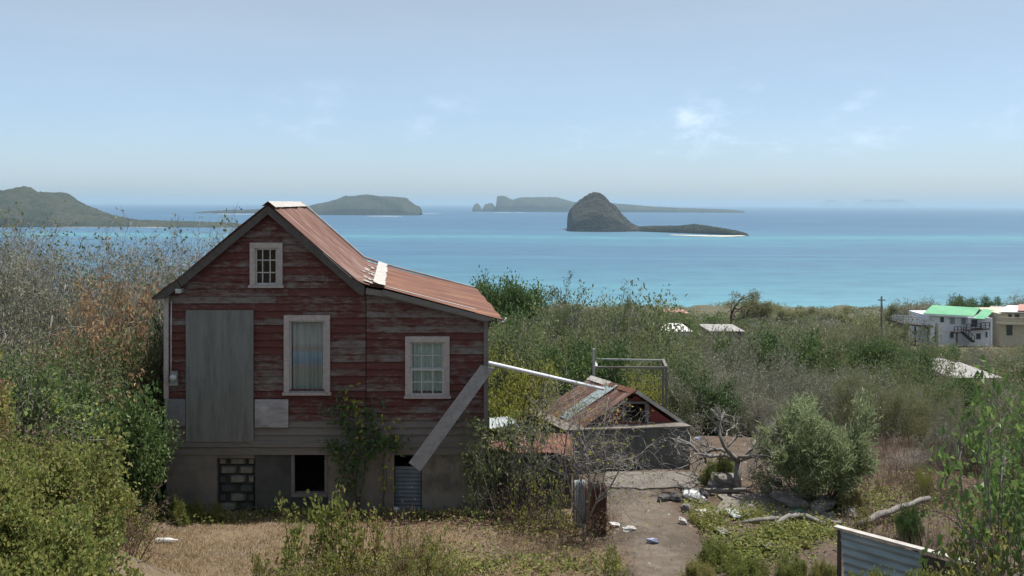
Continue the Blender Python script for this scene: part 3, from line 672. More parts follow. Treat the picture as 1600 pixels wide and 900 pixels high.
# rake boards
def pboard(pts, d0, d1, m=0, mbx=None): mbx.prism([W(x, y_, Y0-.2)+DV*(d0+.2) for x, y_ in pts], tuple(DV*(d1-d0)), m)
mb = MB()
pboard([(418, 321), (418, 335), (283, 448), (276, 438)], -.17, -.12, 0, mb)
pboard([(418.5, 321), (570, 448), (568, 462), (562, 461), (418.5, 335)], -.17, -.12, 0, mb)
pboard([(275, 438.5), (282, 449), (262, 462), (258, 467), (238, 469), (237, 466)], -.17, -.12, 0, mb)
mb.build('rake_board', M['dark_wood'], hroot)
mb = MB()
pboard([(572, 450), (600, 455), (758, 495.5), (758, 503.5), (600, 464), (571, 460)], -.16, -.11, 0, mb)
pboard([(598, 452.5), (770, 497), (770, 501), (758, 502.5), (598, 461)], -.19, -.165, 0, mb)
mb.build('rake_board', M['grey_wood'], hroot)
mb = MB()                                   # rafters and eaves soffit
for k_ in range(9):
    d_ = .2+k_*.6
    mb.bar(HP(418, 330, d_), HP(262, 459, d_), .05, .1); mb.bar(HP(418, 330, d_), HP(570, 455, d_), .05, .1); mb.bar(HP(574, 458, d_), HP(768, 504, d_), .05, .1)
mb.build('rafters', M['dark_wood'], hroot)
mb = MB(); q = RP(786, 500, B0+.05); mb.tube([q+Vector((-.10, 0, .02)), q+Vector((-.03, 0, -.05)), q+Vector((.04, 0, -.03)), q+Vector((.06, 0, .04))], .018, 6); mb.build('gutter_bracket', M['white_metal'], hroot)

# leaning plank and pipe
def thing_mesh(mb, name, mat, label, cat, base, group=None):
    o_ = mb.build(name, mat, org=base); return tag(o_, label, cat, group)
mb = MB(); pa, pb = W(764, 572, Y0-.24), W(648, 729, Y0-.62); d_ = (pb-pa).normalized(); sd = d_.cross(Vector((0, 1, 0))).normalized()*.125
mb.prism([pa+sd*.8-d_*.03, pa-sd*1.05+d_*.07, pb-sd, pb+sd], (0, -.035, 0)); thing_mesh(mb, 'wooden_plank', M['plank'], 'long grey weathered plank slanting across the corner of the red house', 'plank', pb)
mb = MB(); mb.tube([W(764, 567, Y0-.07), W(850, 586.5, 18.0), W(943, 608, 19.35)], .035, 8); thing_mesh(mb, 'pipe', simple('white_pipe_plastic', (.74, .76, .80), (.6, .62, .66), 4, .5), 'long white pipe running from the house corner down to the rusty shed roof', 'pipe', W(764, 567, Y0-.07))
# ------------------------------------------------------------ lean-to, shed on its tank, standing iron sheets
SV = Vector((-.42, .907, 0))
def blockYZ(mb, pts, depth, vec=None, m=0): mb.prism(pts, tuple((vec or SV)*depth), m)
lt = empty('lean_to', ground(1.2, 16.9), 'low grey lean-to with rusty sheets on top against the house corner', 'lean-to')
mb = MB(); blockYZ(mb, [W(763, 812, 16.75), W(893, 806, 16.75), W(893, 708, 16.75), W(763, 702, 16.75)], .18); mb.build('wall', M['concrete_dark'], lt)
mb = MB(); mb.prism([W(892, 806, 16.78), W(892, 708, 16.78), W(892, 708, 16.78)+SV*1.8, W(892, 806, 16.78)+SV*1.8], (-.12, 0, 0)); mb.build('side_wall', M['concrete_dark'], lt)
mb = MB()
def sheet(mb, A0, B0_, C0, D0, n, amp, rows=4, seed=0, curl=.0):
    # A0-B0_ one edge (corrugations run from A0B0 edge to D0C0 edge)
    A0, B0_, C0, D0 = map(Vector, (A0, B0_, C0, D0)); nr = (B0_-A0).cross(D0-A0).normalized(); nr = -nr if nr.z < 0 else nr
    rq = random.Random(seed); ph = rq.random()*6; A = np.zeros((rows+1, n*6+1, 3))
    for j in range(n*6+1):
        s_ = j/(n*6)
        for i_ in range(rows+1):
            t = i_/rows; p = (A0.lerp(B0_, s_)).lerp(D0.lerp(C0, s_), t)
            A[i_, j] = p+nr*(amp*math.cos(j*math.pi/3)+.02*math.sin(s_*5+t*3+ph)+curl*t*t*math.sin(s_*4+ph))
    mb.grid(A); return mb
def P3(px, py, Y): return W(px, py, Y)
def mat_roof(nm): return M[nm]
M['iron_pale'] = simple('pale_zinc_sheet', (.42, .46, .47), (.26, .29, .31), 2.5, .55, spec=.4)
M['iron_rust_dark'] = simple('dark_rusted_sheet', (.17, .085, .055), (.085, .05, .04), 3.5, .8, stretch=(3, 3, .7))
for i_, (q, mt_) in enumerate((([(765, 668, 17.3), (812, 668, 17.3), (800, 652, 18.6), (765, 652, 18.6)], 'iron_pale'), ([(766, 704, 16.6), (833, 706, 16.6), (822, 676, 17.9), (764, 672, 17.9)], 'roof_rust'), ([(830, 707, 16.62), (896, 711, 16.62), (893, 679, 17.8), (838, 677, 17.8)], 'roof_rust2'))):
    b = MB(); sheet(b, P3(*q[0]), P3(*q[1]), P3(*q[2]), P3(*q[3]), 8, .012, seed=i_, curl=.03); o = b.build('roof_sheet', M[mt_], lt)
mb = MB(); mb.bar(P3(766, 709, 16.66), P3(895, 714, 16.66), .06, .07); mb.bar(P3(800, 672, 17.3), P3(800, 700, 16.6), .05, .06); mb.build('roof_beam', M['dark_wood'], lt)
mb = MB(); mb.bar(W(899, 800, 16.3), W(901, 706, 16.35), .10, .10, up=(0, 1, 0)); mb.build('post', M['grey_wood'], lt)

# shed
tb = G(990, 738)
shed = empty('shed', ground(2.9, 19.4), 'small shed with rusty gable roof standing on a dark concrete water tank', 'shed')
YT = 19.26
TFL, TFR = (884, 738), (1078, 738)
bl, br_ = W(884, 745, YT), W(1078, 742, YT); tl, tr = W(884, 674, YT), W(1078, 667.5, YT)
mb = MB(); mb.prism([bl, br_, tr, tl], tuple(SV*2.0)); M['tank'] = simple('dark_streaked_concrete', (.14, .145, .135), (.065, .068, .065), 2.0, .95, .5, .02, stretch=(1.6, 1.6, .4))
mb.build('tank_wall', M['tank'], shed)
mb = MB(); mb.prism([tl+Vector((-.03, -.03, .002)), tr+Vector((.03, -.03, .002)), tr+Vector((.03, -.03, .035)), tl+Vector((-.03, -.03, .035))], tuple(SV*2.05)); mb.build('tank_rim', M['concrete'], shed)
Af, Cf, Bf = W(995, 613, 19.45), W(909, 671, 19.35), W(1070, 664, 19.6)
GV = Vector((-.43, .80, 0)).normalized()*1.75
M['red_dark'] = wood('dark_red_boards', (.26, .06, .05), (.16, .05, .045))
mb = MB()
ins = .08; A1, C1, B1 = Af+Vector((0, .12, -.10)), Cf+Vector((.18, .12, -.03)), Bf+Vector((-.15, .12, -.03))
zO0, zO1 = W(0, 656, 19.5).z, W(0, 627, 19.5).z; xO0, xO1 = W(976, 640, 19.5).x, W(1008, 640, 19.5).x
def slope_x(a_, b_, z): return a_.x+(b_.x-a_.x)*(z-a_.z)/(b_.z-a_.z)
Yg = A1.y; tv = (0, .05, 0); V3 = Vector
def gp(x, z): return V3((x, Yg, z))
mb.prism([gp(C1.x, C1.z), gp(B1.x, B1.z), gp(slope_x(B1, A1, zO0), zO0), gp(slope_x(C1, A1, zO0), zO0)], tv)
mb.prism([gp(slope_x(C1, A1, zO0), zO0), gp(xO0, zO0), gp(xO0, zO1), gp(slope_x(C1, A1, min(zO1, A1.z-.02)), zO1)], tv)
mb.prism([gp(xO1, zO0), gp(slope_x(B1, A1, zO0), zO0), gp(slope_x(B1, A1, zO1), zO1), gp(xO1, zO1)], tv)
mb.prism([gp(slope_x(C1, A1, zO1), zO1), gp(slope_x(B1, A1, zO1), zO1), gp(A1.x, A1.z)], tv)
bk_ = [C1+GV*.95, B1+GV*.95, A1+GV*.95]; mb.prism(bk_, (0, .05, 0))
mb.build('gable_boards', M['red_dark'], shed)
mb = MB(); e = .05
mb.box(((xO0+xO1)/2, Yg-.02, zO1+e/2), (xO1-xO0+2*e, .05, e)); mb.box((xO1+e/2+.02, Yg-.02, (zO0+zO1)/2), (e+.04, .05, zO1-zO0)); mb.box((xO0-e/2, Yg-.02, (zO0+zO1)/2), (e, .05, zO1-zO0)); mb.build('hatch_frame', M['grey_wood'], shed)
def sl(a_, b_, t, g): return a_.lerp(b_, t)+GV*g
up_ = Vector((0, 0, .02))
mb = MB(); sheet(mb, Af+up_, Af+GV*.38+up_, Cf+GV*.38+up_, Cf+up_, 8, .01, seed=3); o = mb.build('roof_sheet', M['roof_rust'], shed)
mb = MB(); sheet(mb, sl(Af, Cf, .02, .36)+up_*2, sl(Af, Cf, .02, .58)+up_*2, sl(Af, Cf, .97, .58)+up_*2, sl(Af, Cf, .97, .36)+up_*2, 4, .01, seed=3); o = mb.build('roof_sheet', simple('blue_grey_zinc', (.33, .40, .41), (.24, .29, .30), 3, .5), shed); o['label'] = 'blue-grey sheet among the rusty ones'
mb = MB(); sheet(mb, Af+GV*.57+up_, Af+GV+up_, Cf+GV*1.02+up_, Cf+GV*.57+up_, 9, .01, seed=4); mb.build('roof_sheet', M['roof_rust'], shed)
mb = MB(); sheet(mb, Af+up_, Af+GV+up_, Bf+GV+up_, Bf+up_, 18, .01, seed=5); mb.build('roof_sheet', M['roof_rust2'], shed)
mb = MB(); mb.bar(Af+Vector((0, -.02, .01)), Bf+Vector((.05, -.02, -.01)), .03, .07); mb.build('rake_trim', M['white_metal'], shed)
mb = MB(); mb.bar(Cf+Vector((-.06, 0, -.04)), Cf+GV*1.03+Vector((-.06, 0, -.04)), .09, .06); mb.build('eaves_trim', M['white_metal'], shed)
mb = MB(); mb.prism([Af+GV*.55+Vector((-.11, 0, -.03)), Af+GV*.55+Vector((0, 0, .06)), Af+GV*.55+Vector((.11, 0, -.03))], tuple(GV*.48)); mb.build('ridge_cap', M['white_metal'], shed)
mb = MB(); mb.prism([Af+Vector((-.1, 0, -.03)), Af+Vector((0, 0, .055)), Af+Vector((.1, 0, -.03))], tuple(GV*.54)); mb.build('ridge_cap', M['roof_rust2'], shed)

# standing rusty sheets
base = G(915, 831)
def standing(x0, x1, yt, yb, Y, mt_, label, tilt=.12, curve=.10, name='iron_sheet'):
    n = 42; A = np.zeros((7, n+1, 3)); a0, a1 = W(x0, yb, Y), W(x1, yb, Y); H_ = W(x0, yt, Y).z-a0.z
    for j in range(n+1):
        s_ = j/n
        for i_ in range(7):
            t = i_/6; p = a0.lerp(a1, s_); top = 1-.10*max(0, s_-.75)**2*8
            A[i_, j] = (p.x, Y+curve*math.sin(s_*3.1)-curve+tilt*t+.012*math.cos(j*1.05), p.z-.06+(H_+.06)*t*top)
    b = MB(); b.grid(A); o = b.build(name, M[mt_], org=(a0.x, Y, a0.z)); tag(o, label, 'metal sheet'); md = o.modifiers.new('t', 'SOLIDIFY'); md.thickness = .006; return o
standing(897, 918, 752, 826, 15.75, 'iron_pale', 'upright blue-grey iron sheet behind the bare sapling', .08, .04)
standing(913, 946, 749, 829, 15.55, 'iron_rust_dark', 'upright dark rusty iron sheet beside the dirt path', -.05, .18)

# rail frame behind the shed
fr = empty('rail_frame', ground(3.4, 22), 'grey rectangular rail frame on posts behind the rusty shed', 'frame')
YA, YB = 22.6, 21.6
c1, c2, c3, c4 = W(930, 561, YA), W(1036, 563, YA), W(1041, 574.5, YB), W(932, 574, YB)
for p, q, th in ((c1, c2, .035), (c3, c4, .04), (c1, c4, .06), (c2, c3, .07)):
    mb = MB(); mb.bar(p, q, th, th); mb.build('rail', M['grey_wood'] if p is not c1 else M['sash'], fr)
for p in (c2, c3, c1): 
    mb = MB(); mb.bar((p.x, p.y, float(zt(p.x, p.y))-.2), p, .045, .045, up=(0, 1, 0)); mb.build('post', M['grey_wood'], fr)
mb = MB(); mb.bar(W(928, 545, 21.3), (W(928, 545, 21.3).x, 21.3, float(zt(2, 21.3))-.1), .06, .06, up=(0, 1, 0)); tag(mb.build('pole', M['sash'], org=ground(1.95, 21.3)), 'short pale upright pole at the back ridge of the shed', 'pole')

# corrugated fence at the bottom right
fe = empty('corrugated_fence', W(1420, 890, 13.0), 'low corrugated iron fence with white top rail in the yard corner', 'fence')
f0, f1 = W(1312, 826, 13.3), W(1550, 891, 11.6)
mb = MB(); L_ = (f1-f0)
A = np.zeros((91, 30, 3))
for i_ in range(91):
    for j in range(30):
        s_ = j/29*.56; t = i_/90; p = f0+L_*s_; A[i_, j] = (p.x+.0, p.y-.03-.28*t+.026*math.cos(t*56), p.z-.03-1.0*t)
mb.grid(A); mb.build('panel', simple('blue_grey_corrugated', (.30, .38, .40), (.18, .235, .26), 1.5, .5, stretch=(1, 1, 4)), fe)
mb = MB(); mb.bar(f0+Vector((-.05, .03, .02)), f1+Vector((0, .03, .02)), .11, .03); mb.build('top_rail', M['white_metal'], fe)
mb = MB(); q0, q1 = f0+L_*.575, f0+L_*.95; mb.prism([q0+V3((0, 0, -.05)), q1+V3((0, 0, -.05)), q1+V3((0, 0, -.8)), q0+V3((0, 0, -.9))], (0, .03, 0)); mb.build('panel', M['dark_wood'], fe)
for s_ in (0.03, .57, .97):
    mb = MB(); p = f0+L_*s_; mb.bar((p.x-.03, p.y+.09, p.z-1.2), (p.x-.03, p.y+.09, p.z-.02), .05, .05, up=(0, 1, 0)); mb.build('post', M['dark_wood'], fe)

# ------------------------------------------------------------ slab, rocks, planks and litter in the yard
M['slab'] = simple('worn_slab', (.205, .185, .165), (.115, .10, .088), 2.4, .95, .5, .02)
def blob(name, mat, base, size, label, cat, seed, group=None, flat=.6, rough=.22, rot=0., sink=.25):
    rq = np.random.default_rng(seed); n, m_ = 14, 9; V, Fs = [], []; ph = rq.random(6)*6
    for i_ in range(m_):
        th = math.pi*i_/(m_-1)
        for j in range(n):
            a_ = 2*math.pi*j/n; x, y_, z = math.sin(th)*math.cos(a_), math.sin(th)*math.sin(a_), math.cos(th)
            k = 1+rough*(math.sin(2*x+ph[0]+y_)+math.sin(3*y_+ph[1])+math.sin(3.3*z+ph[2]+x*2))*.5+rq.normal(0, rough*.28)
            x, y_, z = (np.sign(v_)*abs(v_)**.72 for v_ in (x, y_, z))
            V.append((x*k*size[0], y_*k*size[1], (z*k)*size[2]))
    for i_ in range(m_-1):
        for j in range(n): Fs.append((i_*n+j, (i_+1)*n+j, (i_+1)*n+(j+1) % n, i_*n+(j+1) % n))
    V = np.array(V); c_, s_ = math.cos(rot), math.sin(rot); V = np.stack([V[:, 0]*c_-V[:, 1]*s_, V[:, 0]*s_+V[:, 1]*c_, V[:, 2]], 1)
    V += np.array([base.x, base.y, base.z+size[2]*(1-sink*2)]); b = MB(); b.add(V, Fs); o = b.build(name, mat, org=base); return tag(o, label, cat, group)
M['rock'] = simple('grey_field_rock', (.26, .24, .22), (.12, .11, .105), 5, .9, .6, .02)
M['rock_dk'] = simple('dark_field_rock', (.11, .105, .105), (.06, .055, .055), 6, .9, .6, .02)
rocks = [((1128, 763), (.36, .25, .22), 'rock', 'large grey boulder at the foot of the gnarled dead tree'), ((1035, 783), (.16, .12, .10), 'rock_dk', 'dark rock at the left end of the rock row beside the path'), ((1055, 783), (.15, .13, .15), 'rock_dk', 'dark upright rock next to the crumpled clear plastic'), ((1097, 778), (.12, .11, .11), 'rock_dk', 'small dark rock just right of the clear plastic'),
 ((1072, 800), (.12, .10, .13), 'rock', 'pale upright stone at the edge of the green weeds'), ((1095, 787), (.11, .10, .09), 'rock', 'small pale stone beneath the clear plastic'), ((1200, 770), (.30, .2, .17), 'rock', 'brown curved rock left of the oleander bush'), ((1212, 757), (.16, .13, .11), 'rock_dk', 'rock behind the brown curved rock'), ((1254, 780), (.22, .2, .22), 'rock', 'grey block-like rock under the oleander bush'),
 ((1236, 790), (.42, .3, .17), 'rock', 'wide low rock in front of the oleander bush'), ((1285, 795), (.42, .22, .13), 'rock', 'long low rock right of the oleander stems'), ((1330, 805), (.2, .16, .1), 'rock', 'small rock beyond the corner of the corrugated fence'), ((1180, 748), (.1, .08, .07), 'rock_dk', 'little dark stone between dead tree and brown rock'), ((1075, 768), (.1, .08, .05), 'rock_dk', 'flat dark stone on the edge of the long plank')]
for i_, (q, s_, m_, lb) in enumerate(rocks): blob('rock', M[m_], G(*q), tuple(v_*.8 for v_ in s_), lb, 'rock', i_+3, rot=i_*.7)
# thin rock outcrop / old slab
def patch_poly(name, pts, th, mat, lift=.0, tagv=None, wob=.03, seed=1):
    rq = random.Random(seed); P = [G(*q) for q in pts]; Q = []
    for a_, b_ in zip(P, P[1:]+P[:1]):
        for k_ in range(4): 
            p = a_.lerp(b_, k_/4); Q.append(V3((p.x+rq.gauss(0, wob), p.y+rq.gauss(0, wob), float(zt(p.x, p.y))+lift+rq.gauss(0, .006))))
    zc = sum(p.z for p in Q)/len(Q)
    b = MB(); b.prism([p-V3((0, 0, th)) for p in Q], (0, 0, th+.03)); cx = sum((p.x for p in Q))/len(Q); cy = sum((p.y for p in Q))/len(Q)
    o = b.build(name, mat, org=(cx, cy, zc)); 
    if tagv: tag(o, *tagv)
    return o
struct(patch_poly('concrete_path', [(945, 741), (1082, 740), (1100, 752), (1075, 766), (1000, 766), (948, 764)], .08, M['slab'], .01))
struct(patch_poly('rocky_ground', [(1120, 776), (1200, 772), (1262, 792), (1300, 806), (1316, 822), (1262, 812), (1180, 812), (1128, 806)], .08, M['slab'], .012, wob=.06, seed=4))
def board(name, q0, q1, wd, th, mat, label, cat, z0=.02, z1=.02, roll=0.):
    a_, b_ = G(*q0)+V3((0, 0, z0+th/2)), G(*q1)+V3((0, 0, z1+th/2)); b = MB(); b.bar(a_, b_, wd, th); o = b.build(name, mat, org=a_); return tag(o, label, cat)
board('plank', (1078, 772), (1166, 772), .10, .06, M['grey_wood'], 'long grey board lying in front of the dead tree', 'plank', .04, .05)
board('plank', (1114, 824), (1136, 839), .18, .04, M['grey_wood'], 'short pale board on the path edge by the weeds', 'plank')
board('plank', (1196, 859), (1206, 864), .2, .05, M['grey_wood'], 'stub of board between the two low green mounds', 'plank', .06, .06)
def log(q0, q1, r0, r1, label, z0=.05, z1=.05, mat='bark_pale', bend=.06, seed=0):
    rq = random.Random(seed); a_, b_ = G(*q0)+V3((0, 0, z0)), G(*q1)+V3((0, 0, z1)); pts = [a_.lerp(b_, t/7)+V3((0, 0, bend*math.sin(t/7*3.1)+rq.gauss(0, .012))) for t in range(8)]
    b = MB(); b.tube(pts, [r0+(r1-r0)*t/7+rq.uniform(-.004, .004) for t in range(8)], 7); o = b.build('log', M[mat], org=a_); return tag(o, label, 'log')
log((1160, 823), (1240, 817), .035, .045, 'thin bleached log pointing left from the crossed logs', seed=1)
log((1213, 825), (1247, 815), .05, .045, 'short thick log leaning on the crossed logs', .05, .10, seed=2)
log((1233, 812), (1296, 829), .055, .035, 'bleached log running right towards the corrugated fence', .10, .04, seed=3)
log((1340, 828), (1452, 796), .07, .045, 'long pale fallen log behind the corrugated fence', .08, .2, seed=5, bend=.05)
patch_poly('iron_scrap', [(1130, 803), (1150, 801), (1166, 810), (1146, 815)], .0, M['iron_pale'], .05, ('pale square iron scrap lying on the green weeds', 'metal scrap'), .005, 3)
patch_poly('iron_scrap', [(1088, 803), (1105, 801), (1118, 812), (1098, 816)], .0, M['white_metal'], .05, ('crumpled pale metal scrap left of the square scrap', 'metal scrap'), .03, 5)
a = N('clear_plastic'); x = a.bsdf((.75, .76, .76), .25, spec=.6, out=False); t = a.n('ShaderNodeBsdfTransparent'); mx = a.n('ShaderNodeMixShader'); mx.inputs[0].default_value = .35
a.l(x, mx.inputs[1]); a.l(t.outputs[0], mx.inputs[2]); a.l(mx.outputs[0], a.out.inputs[0]); M['plastic'] = a.m
blob('plastic_bag', M['plastic'], G(1079, 779), (.20, .12, .10), 'crumpled clear plastic bag among the dark rocks', 'bag', 41, rough=.5)
M['litter_white'] = simple('white_litter', (.55, .54, .52), (.34, .32, .30), 20, .6); M['litter_blue'] = simple('blue_litter', (.20, .25, .38), (.32, .33, .42), 20, .6)
M['green_glass'] = simple('green_bottle', (.05, .35, .25), (.08, .45, .33), 5, .15, spec=.7); M['litter_yellow'] = simple('yellow_litter', (.7, .62, .3), (.5, .45, .3), 9, .6)
lit = [((1068, 819), (.06, .05, .045), 'litter_white', 'small white crumpled wrapper on the path edge'), ((1083, 813), (.05, .04, .05), 'litter_yellow', 'pale yellow wrapper in the weeds by the path'), ((985, 828), (.11, .07, .03), 'litter_white', 'flattened white wrapper left of the dirt path'), ((962, 822), (.08, .06, .03), 'litter_white', 'white paper scrap beside the rusty upright sheet'), ((1017, 848), (.08, .05, .04), 'litter_blue', 'bluish crumpled scrap in the middle of the path'), ((1103, 773), (.05, .04, .04), 'litter_white', 'white lump on the long grey board'), ((1112, 736), (.10, .06, .05), 'green_glass', 'green plastic scrap behind the boulder'), ((1092, 688), (.07, .05, .04), 'litter_blue', 'blue bag scrap near the tank corner'), ((1205, 735), (.06, .05, .02), 'litter_white', 'white scrap on bare soil behind the rocks'), ((1118, 799), (.05, .04, .02), 'litter_white', 'tiny white scrap between the two metal pieces'), ((1228, 776), (.05, .05, .03), 'litter_white', 'white scrap among the rocks by the oleander bush'), ((1293, 832), (.05, .04, .03), 'litter_white', 'white scrap at the log end near the fence'), ((1210, 731), (.05, .04, .02), 'litter_white', 'second white scrap on bare soil behind the rocks'), ((622, 803), (.05, .05, .06), 'litter_white', 'white lump at the foot of the basement door')]
for i_, (q, s_, m_, lb) in enumerate(lit): blob('litter', M[m_], G(*q), s_, lb, 'litter', i_+60, rough=.55, flat=.5, sink=.1)
def bottle(q0, mat, label, L_=.27, r=.036, ang=.1, org_lift=.04):
    p = G(*q0)+V3((0, 0, org_lift)); d_ = V3((math.cos(ang), math.sin(ang), 0)); b = MB()
    b.tube([p+d_*L_*t for t in (0, .02, .6, .72, .82, .97, 1)], [r*.7, r, r, r*.8, r*.4, r*.36, r*.36], 10); o = b.build('bottle', mat, org=p); return tag(o, label, 'bottle')
bottle((1236, 803), M['green_glass'], 'green plastic bottle lying on the rocky ground', .30, .045, -.15)
bottle((243, 848), M['plastic'], 'clear bottle lying on the dry grass left of the house', .36, .04, .05)
# scattered small stones: too many to count
rq = np.random.default_rng(5); V, Fs = [], []; k_ = 0
for _ in range(2600):
    x, y_ = rq.uniform(-4, 9), rq.uniform(12.6, 25); 
    if x < 1.3 and y_ < 16.6 and rq.random() < .85: continue
    s_ = rq.uniform(.008, .03)*(1 if rq.random() < .93 else 1.8); z = float(zt(x, y_))
    for dx, dy, dz in ((-1, 0, 0), (0, -1, 0), (1, 0, 0), (0, 1, 0), (0, 0, .8)): V.append((x+dx*s_*rq.uniform(.6, 1.2), y_+dy*s_*rq.uniform(.6, 1.2), z+dz*s_))
    Fs += [(k_, k_+1, k_+4), (k_+1, k_+2, k_+4), (k_+2, k_+3, k_+4), (k_+3, k_, k_+4)]; k_ += 5
g = N('stone_bits'); c = g.ramp(g.island(), [(0, (.10, .08, .07)), (.7, (.26, .23, .20)), (.95, (.35, .32, .30)), (1, (.6, .6, .6))]); g.bsdf(c, .9)
o = bpy.data.objects.new('gravel', np_mesh('gravel', np.array(V), np.array(Fs), g.m)); col.objects.link(o); tag(o, 'small stones and scraps strewn over the bare yard', kind='stuff')

# ------------------------------------------------------------ houses in the distance
def hb(mb, x0, y0, x1, y1, Y, dep, m=0, dn=0.):   # a block whose front face fills that picture rectangle
    mb.prism([W(x0, y1, Y), W(x1, y1, Y), W(x1, y0, Y), W(x0, y0, Y)], (0, dep, 0), m)
M['wh_wall'] = simple('white_painted_wall', (.72, .73, .76), (.60, .61, .64), .6, .8); M['cream'] = simple('cream_wall', (.55, .50, .38), (.45, .40, .30), .6, .8)
M['green_roof'] = simple('green_metal_roof', (.14, .36, .20), (.10, .28, .16), .4, .6, stretch=(1, 1, 1)); M['dkwin'] = simple('dark_window', (.05, .06, .07), (.03, .035, .04), 1, .25, spec=.5)
M['win_bl'] = simple('louvre_window', (.28, .32, .30), (.22, .25, .24), 3, .5); M['rail_dk'] = simple('dark_railing', (.06, .04, .045), (.04, .03, .03), 2, .7)
M['grey_roof'] = simple('weathered_grey_roof', (.34, .33, .32), (.20, .19, .18), .9, .85, stretch=(4, 1, 1)); M['white_roof'] = simple('white_roof', (.70, .68, .66), (.50, .48, .46), .5, .7); M['red_roof'] = simple('faded_red_roof', (.42, .22, .19), (.33, .18, .16), .5, .8)
YG = 150
gh = empty('green_roofed_house', ground(W(1500, 535, YG).x, YG), 'two-storey white house with green roof, dark stairs and balcony', 'house')
mb = MB(); hb(mb, 1453, 494, 1513, 540, YG, 8); hb(mb, 1513.2, 496, 1547, 541, YG-1.2, 8); mb.build('wall', M['wh_wall'], gh)
mb = MB(); q = [W(1442.5, 490.5, YG-.8), W(1486, 493, YG-.8), W(1522, 495, YG-.8), W(1531, 482, YG+4.5), W(1457, 477.5, YG+4.5)]; mb.prism(q, (0, 0, .12))
q2 = [W(1531, 482, YG+4.5), W(1457, 477.5, YG+4.5), W(1452, 490.5, YG+9.5), W(1526, 493, YG+9.5)]; mb.prism(q2, (0, 0, .12)); mb.build('roof', M['green_roof'], gh)
mb = MB(); mb.prism([W(1521, 498.5, YG-2.3), W(1538, 499.5, YG-2.3), W(1554, 486, YG+4), W(1537, 483, YG+4)], (0, 0, .12)); mb.build('roof', M['green_roof'], gh)
mb = MB(); mb.bar(W(1442.5, 491.3, YG-.85), W(1522, 496, YG-.85), .05, .22); mb.build('fascia', M['wh_wall'], gh)
for (x0, y0, x1, y1, mt_, yo) in ((1469.5, 495.5, 1475, 503.5, 'dkwin', 0), (1484.5, 496.5, 1492, 506.5, 'win_bl', 0), (1502.5, 497, 1510, 507, 'win_bl', 0), (1484.5, 519.5, 1490, 528, 'dkwin', 0), (1525.5, 521, 1532.5, 530, 'dkwin', -1.2), (1540.5, 518.5, 1543, 527, 'dkwin', -1.2)):
    mb = MB(); hb(mb, x0-.6, y0-.6, x1+.6, y1+.6, YG+yo-.05, .04); f_ = mb.build('window', M['wh_wall'], gh); mb = MB(); hb(mb, x0, y0, x1, y1, YG+yo-.1, .045); mb.build('pane', M[mt_], f_)
mb = MB(); hb(mb, 1518, 499, 1527, 510, YG-1.3, .06); mb.build('door', M['dkwin'], gh)
def railing(mb, p, q, h=.95, n=8, w_=.07):
    mb.bar(p+V3((0, 0, h)), q+V3((0, 0, h)), w_, w_); mb.bar(p+V3((0, 0, h*.5)), q+V3((0, 0, h*.5)), w_*.6, w_*.6)
    for k_ in range(n+1): r_ = p.lerp(q, k_/n); mb.bar(r_, r_+V3((0, 0, h)), w_, w_, up=(0, 1, 0))
mb = MB(); mb.prism([W(1412, 508, YG-.5), W(1458, 512, YG-.5), W(1458, 512, YG-.5)+V3((0, 5, 0)), W(1412, 508, YG-.5)+V3((0, 5, 0))], (0, 0, .25)); mb.build('deck', M['rail_dk'], gh)
mb = MB(); railing(mb, W(1413, 508, YG-.4)+V3((0, 0, .25)), W(1452, 511, YG-.4)+V3((0, 0, .25)), .9, 16, .09); railing(mb, W(1413, 508, YG-.4)+V3((0, 4.6, .25)), W(1452, 511, YG-.4)+V3((0, 4.6, .25)), .9, 16, .1); mb.build('deck_railing', M['wh_wall'], gh)
mb = MB()
for x in (1414, 1430, 1450): p = W(x, 510, YG-.3); mb.bar(p, p-V3((0, 0, 3.4)), .2, .2, up=(0, 1, 0))
mb.build('deck_posts', M['rail_dk'], gh)
mb = MB(); mb.prism([W(1509, 517, YG-2.3), W(1546, 515, YG-2.3), W(1546, 515, YG-2.3)+V3((0, 1.1, 0)), W(1509, 517, YG-2.3)+V3((0, 1.1, 0))], (0, 0, .2)); railing(mb, W(1510, 517, YG-2.2)+V3((0, 0, .2)), W(1532, 516, YG-2.2)+V3((0, 0, .2)), .9, 3, .1); railing(mb, W(1533, 515, YG-2.2)+V3((0, 0, .2)), W(1546, 514, YG-2.2)+V3((0, 0, .2)), .9, 2, .1); mb.build('balcony', M['rail_dk'], gh)
mb = MB(); st0, st1 = W(1503, 519, YG-1.6), W(1520, 534, YG-1.6); mb.bar(st0, st1, .9, .25)
for k_ in range(9): p = st0.lerp(st1, k_/8); mb.box(p+V3((0, 0, .12)), (.25, 1.0, .14))
mb.bar(st0+V3((0, -.5, 1)), st1+V3((0, -.5, 1)), .09, .09); 
for k_ in range(5): p = st0.lerp(st1, k_/4)+V3((0, -.5, 0)); mb.bar(p, p+V3((0, 0, 1)), .08, .08, up=(0, 1, 0))
mb.prism([W(1491, 521, YG-2.1), W(1503, 521, YG-2.1), W(1503, 521, YG-2.1)+V3((0, 1.2, 0)), W(1491, 521, YG-2.1)+V3((0, 1.2, 0))], (0, 0, .2)); railing(mb, W(1491, 519, YG-2.1), W(1502, 519, YG-2.1), .9, 2, .1)
p = W(1495, 521, YG-1.8); mb.bar(p, p-V3((0, 0, 1.8)), .2, .2, up=(0, 1, 0)); mb.build('stairs', M['rail_dk'], gh)
mb = MB(); p = W(1548.5, 497, YG-2.3); mb.bar(p, V3((p.x, p.y, W(1548, 541, YG-2.3).z)), .32, .32, up=(0, 1, 0)); mb.build('column', M['wh_wall'], gh)

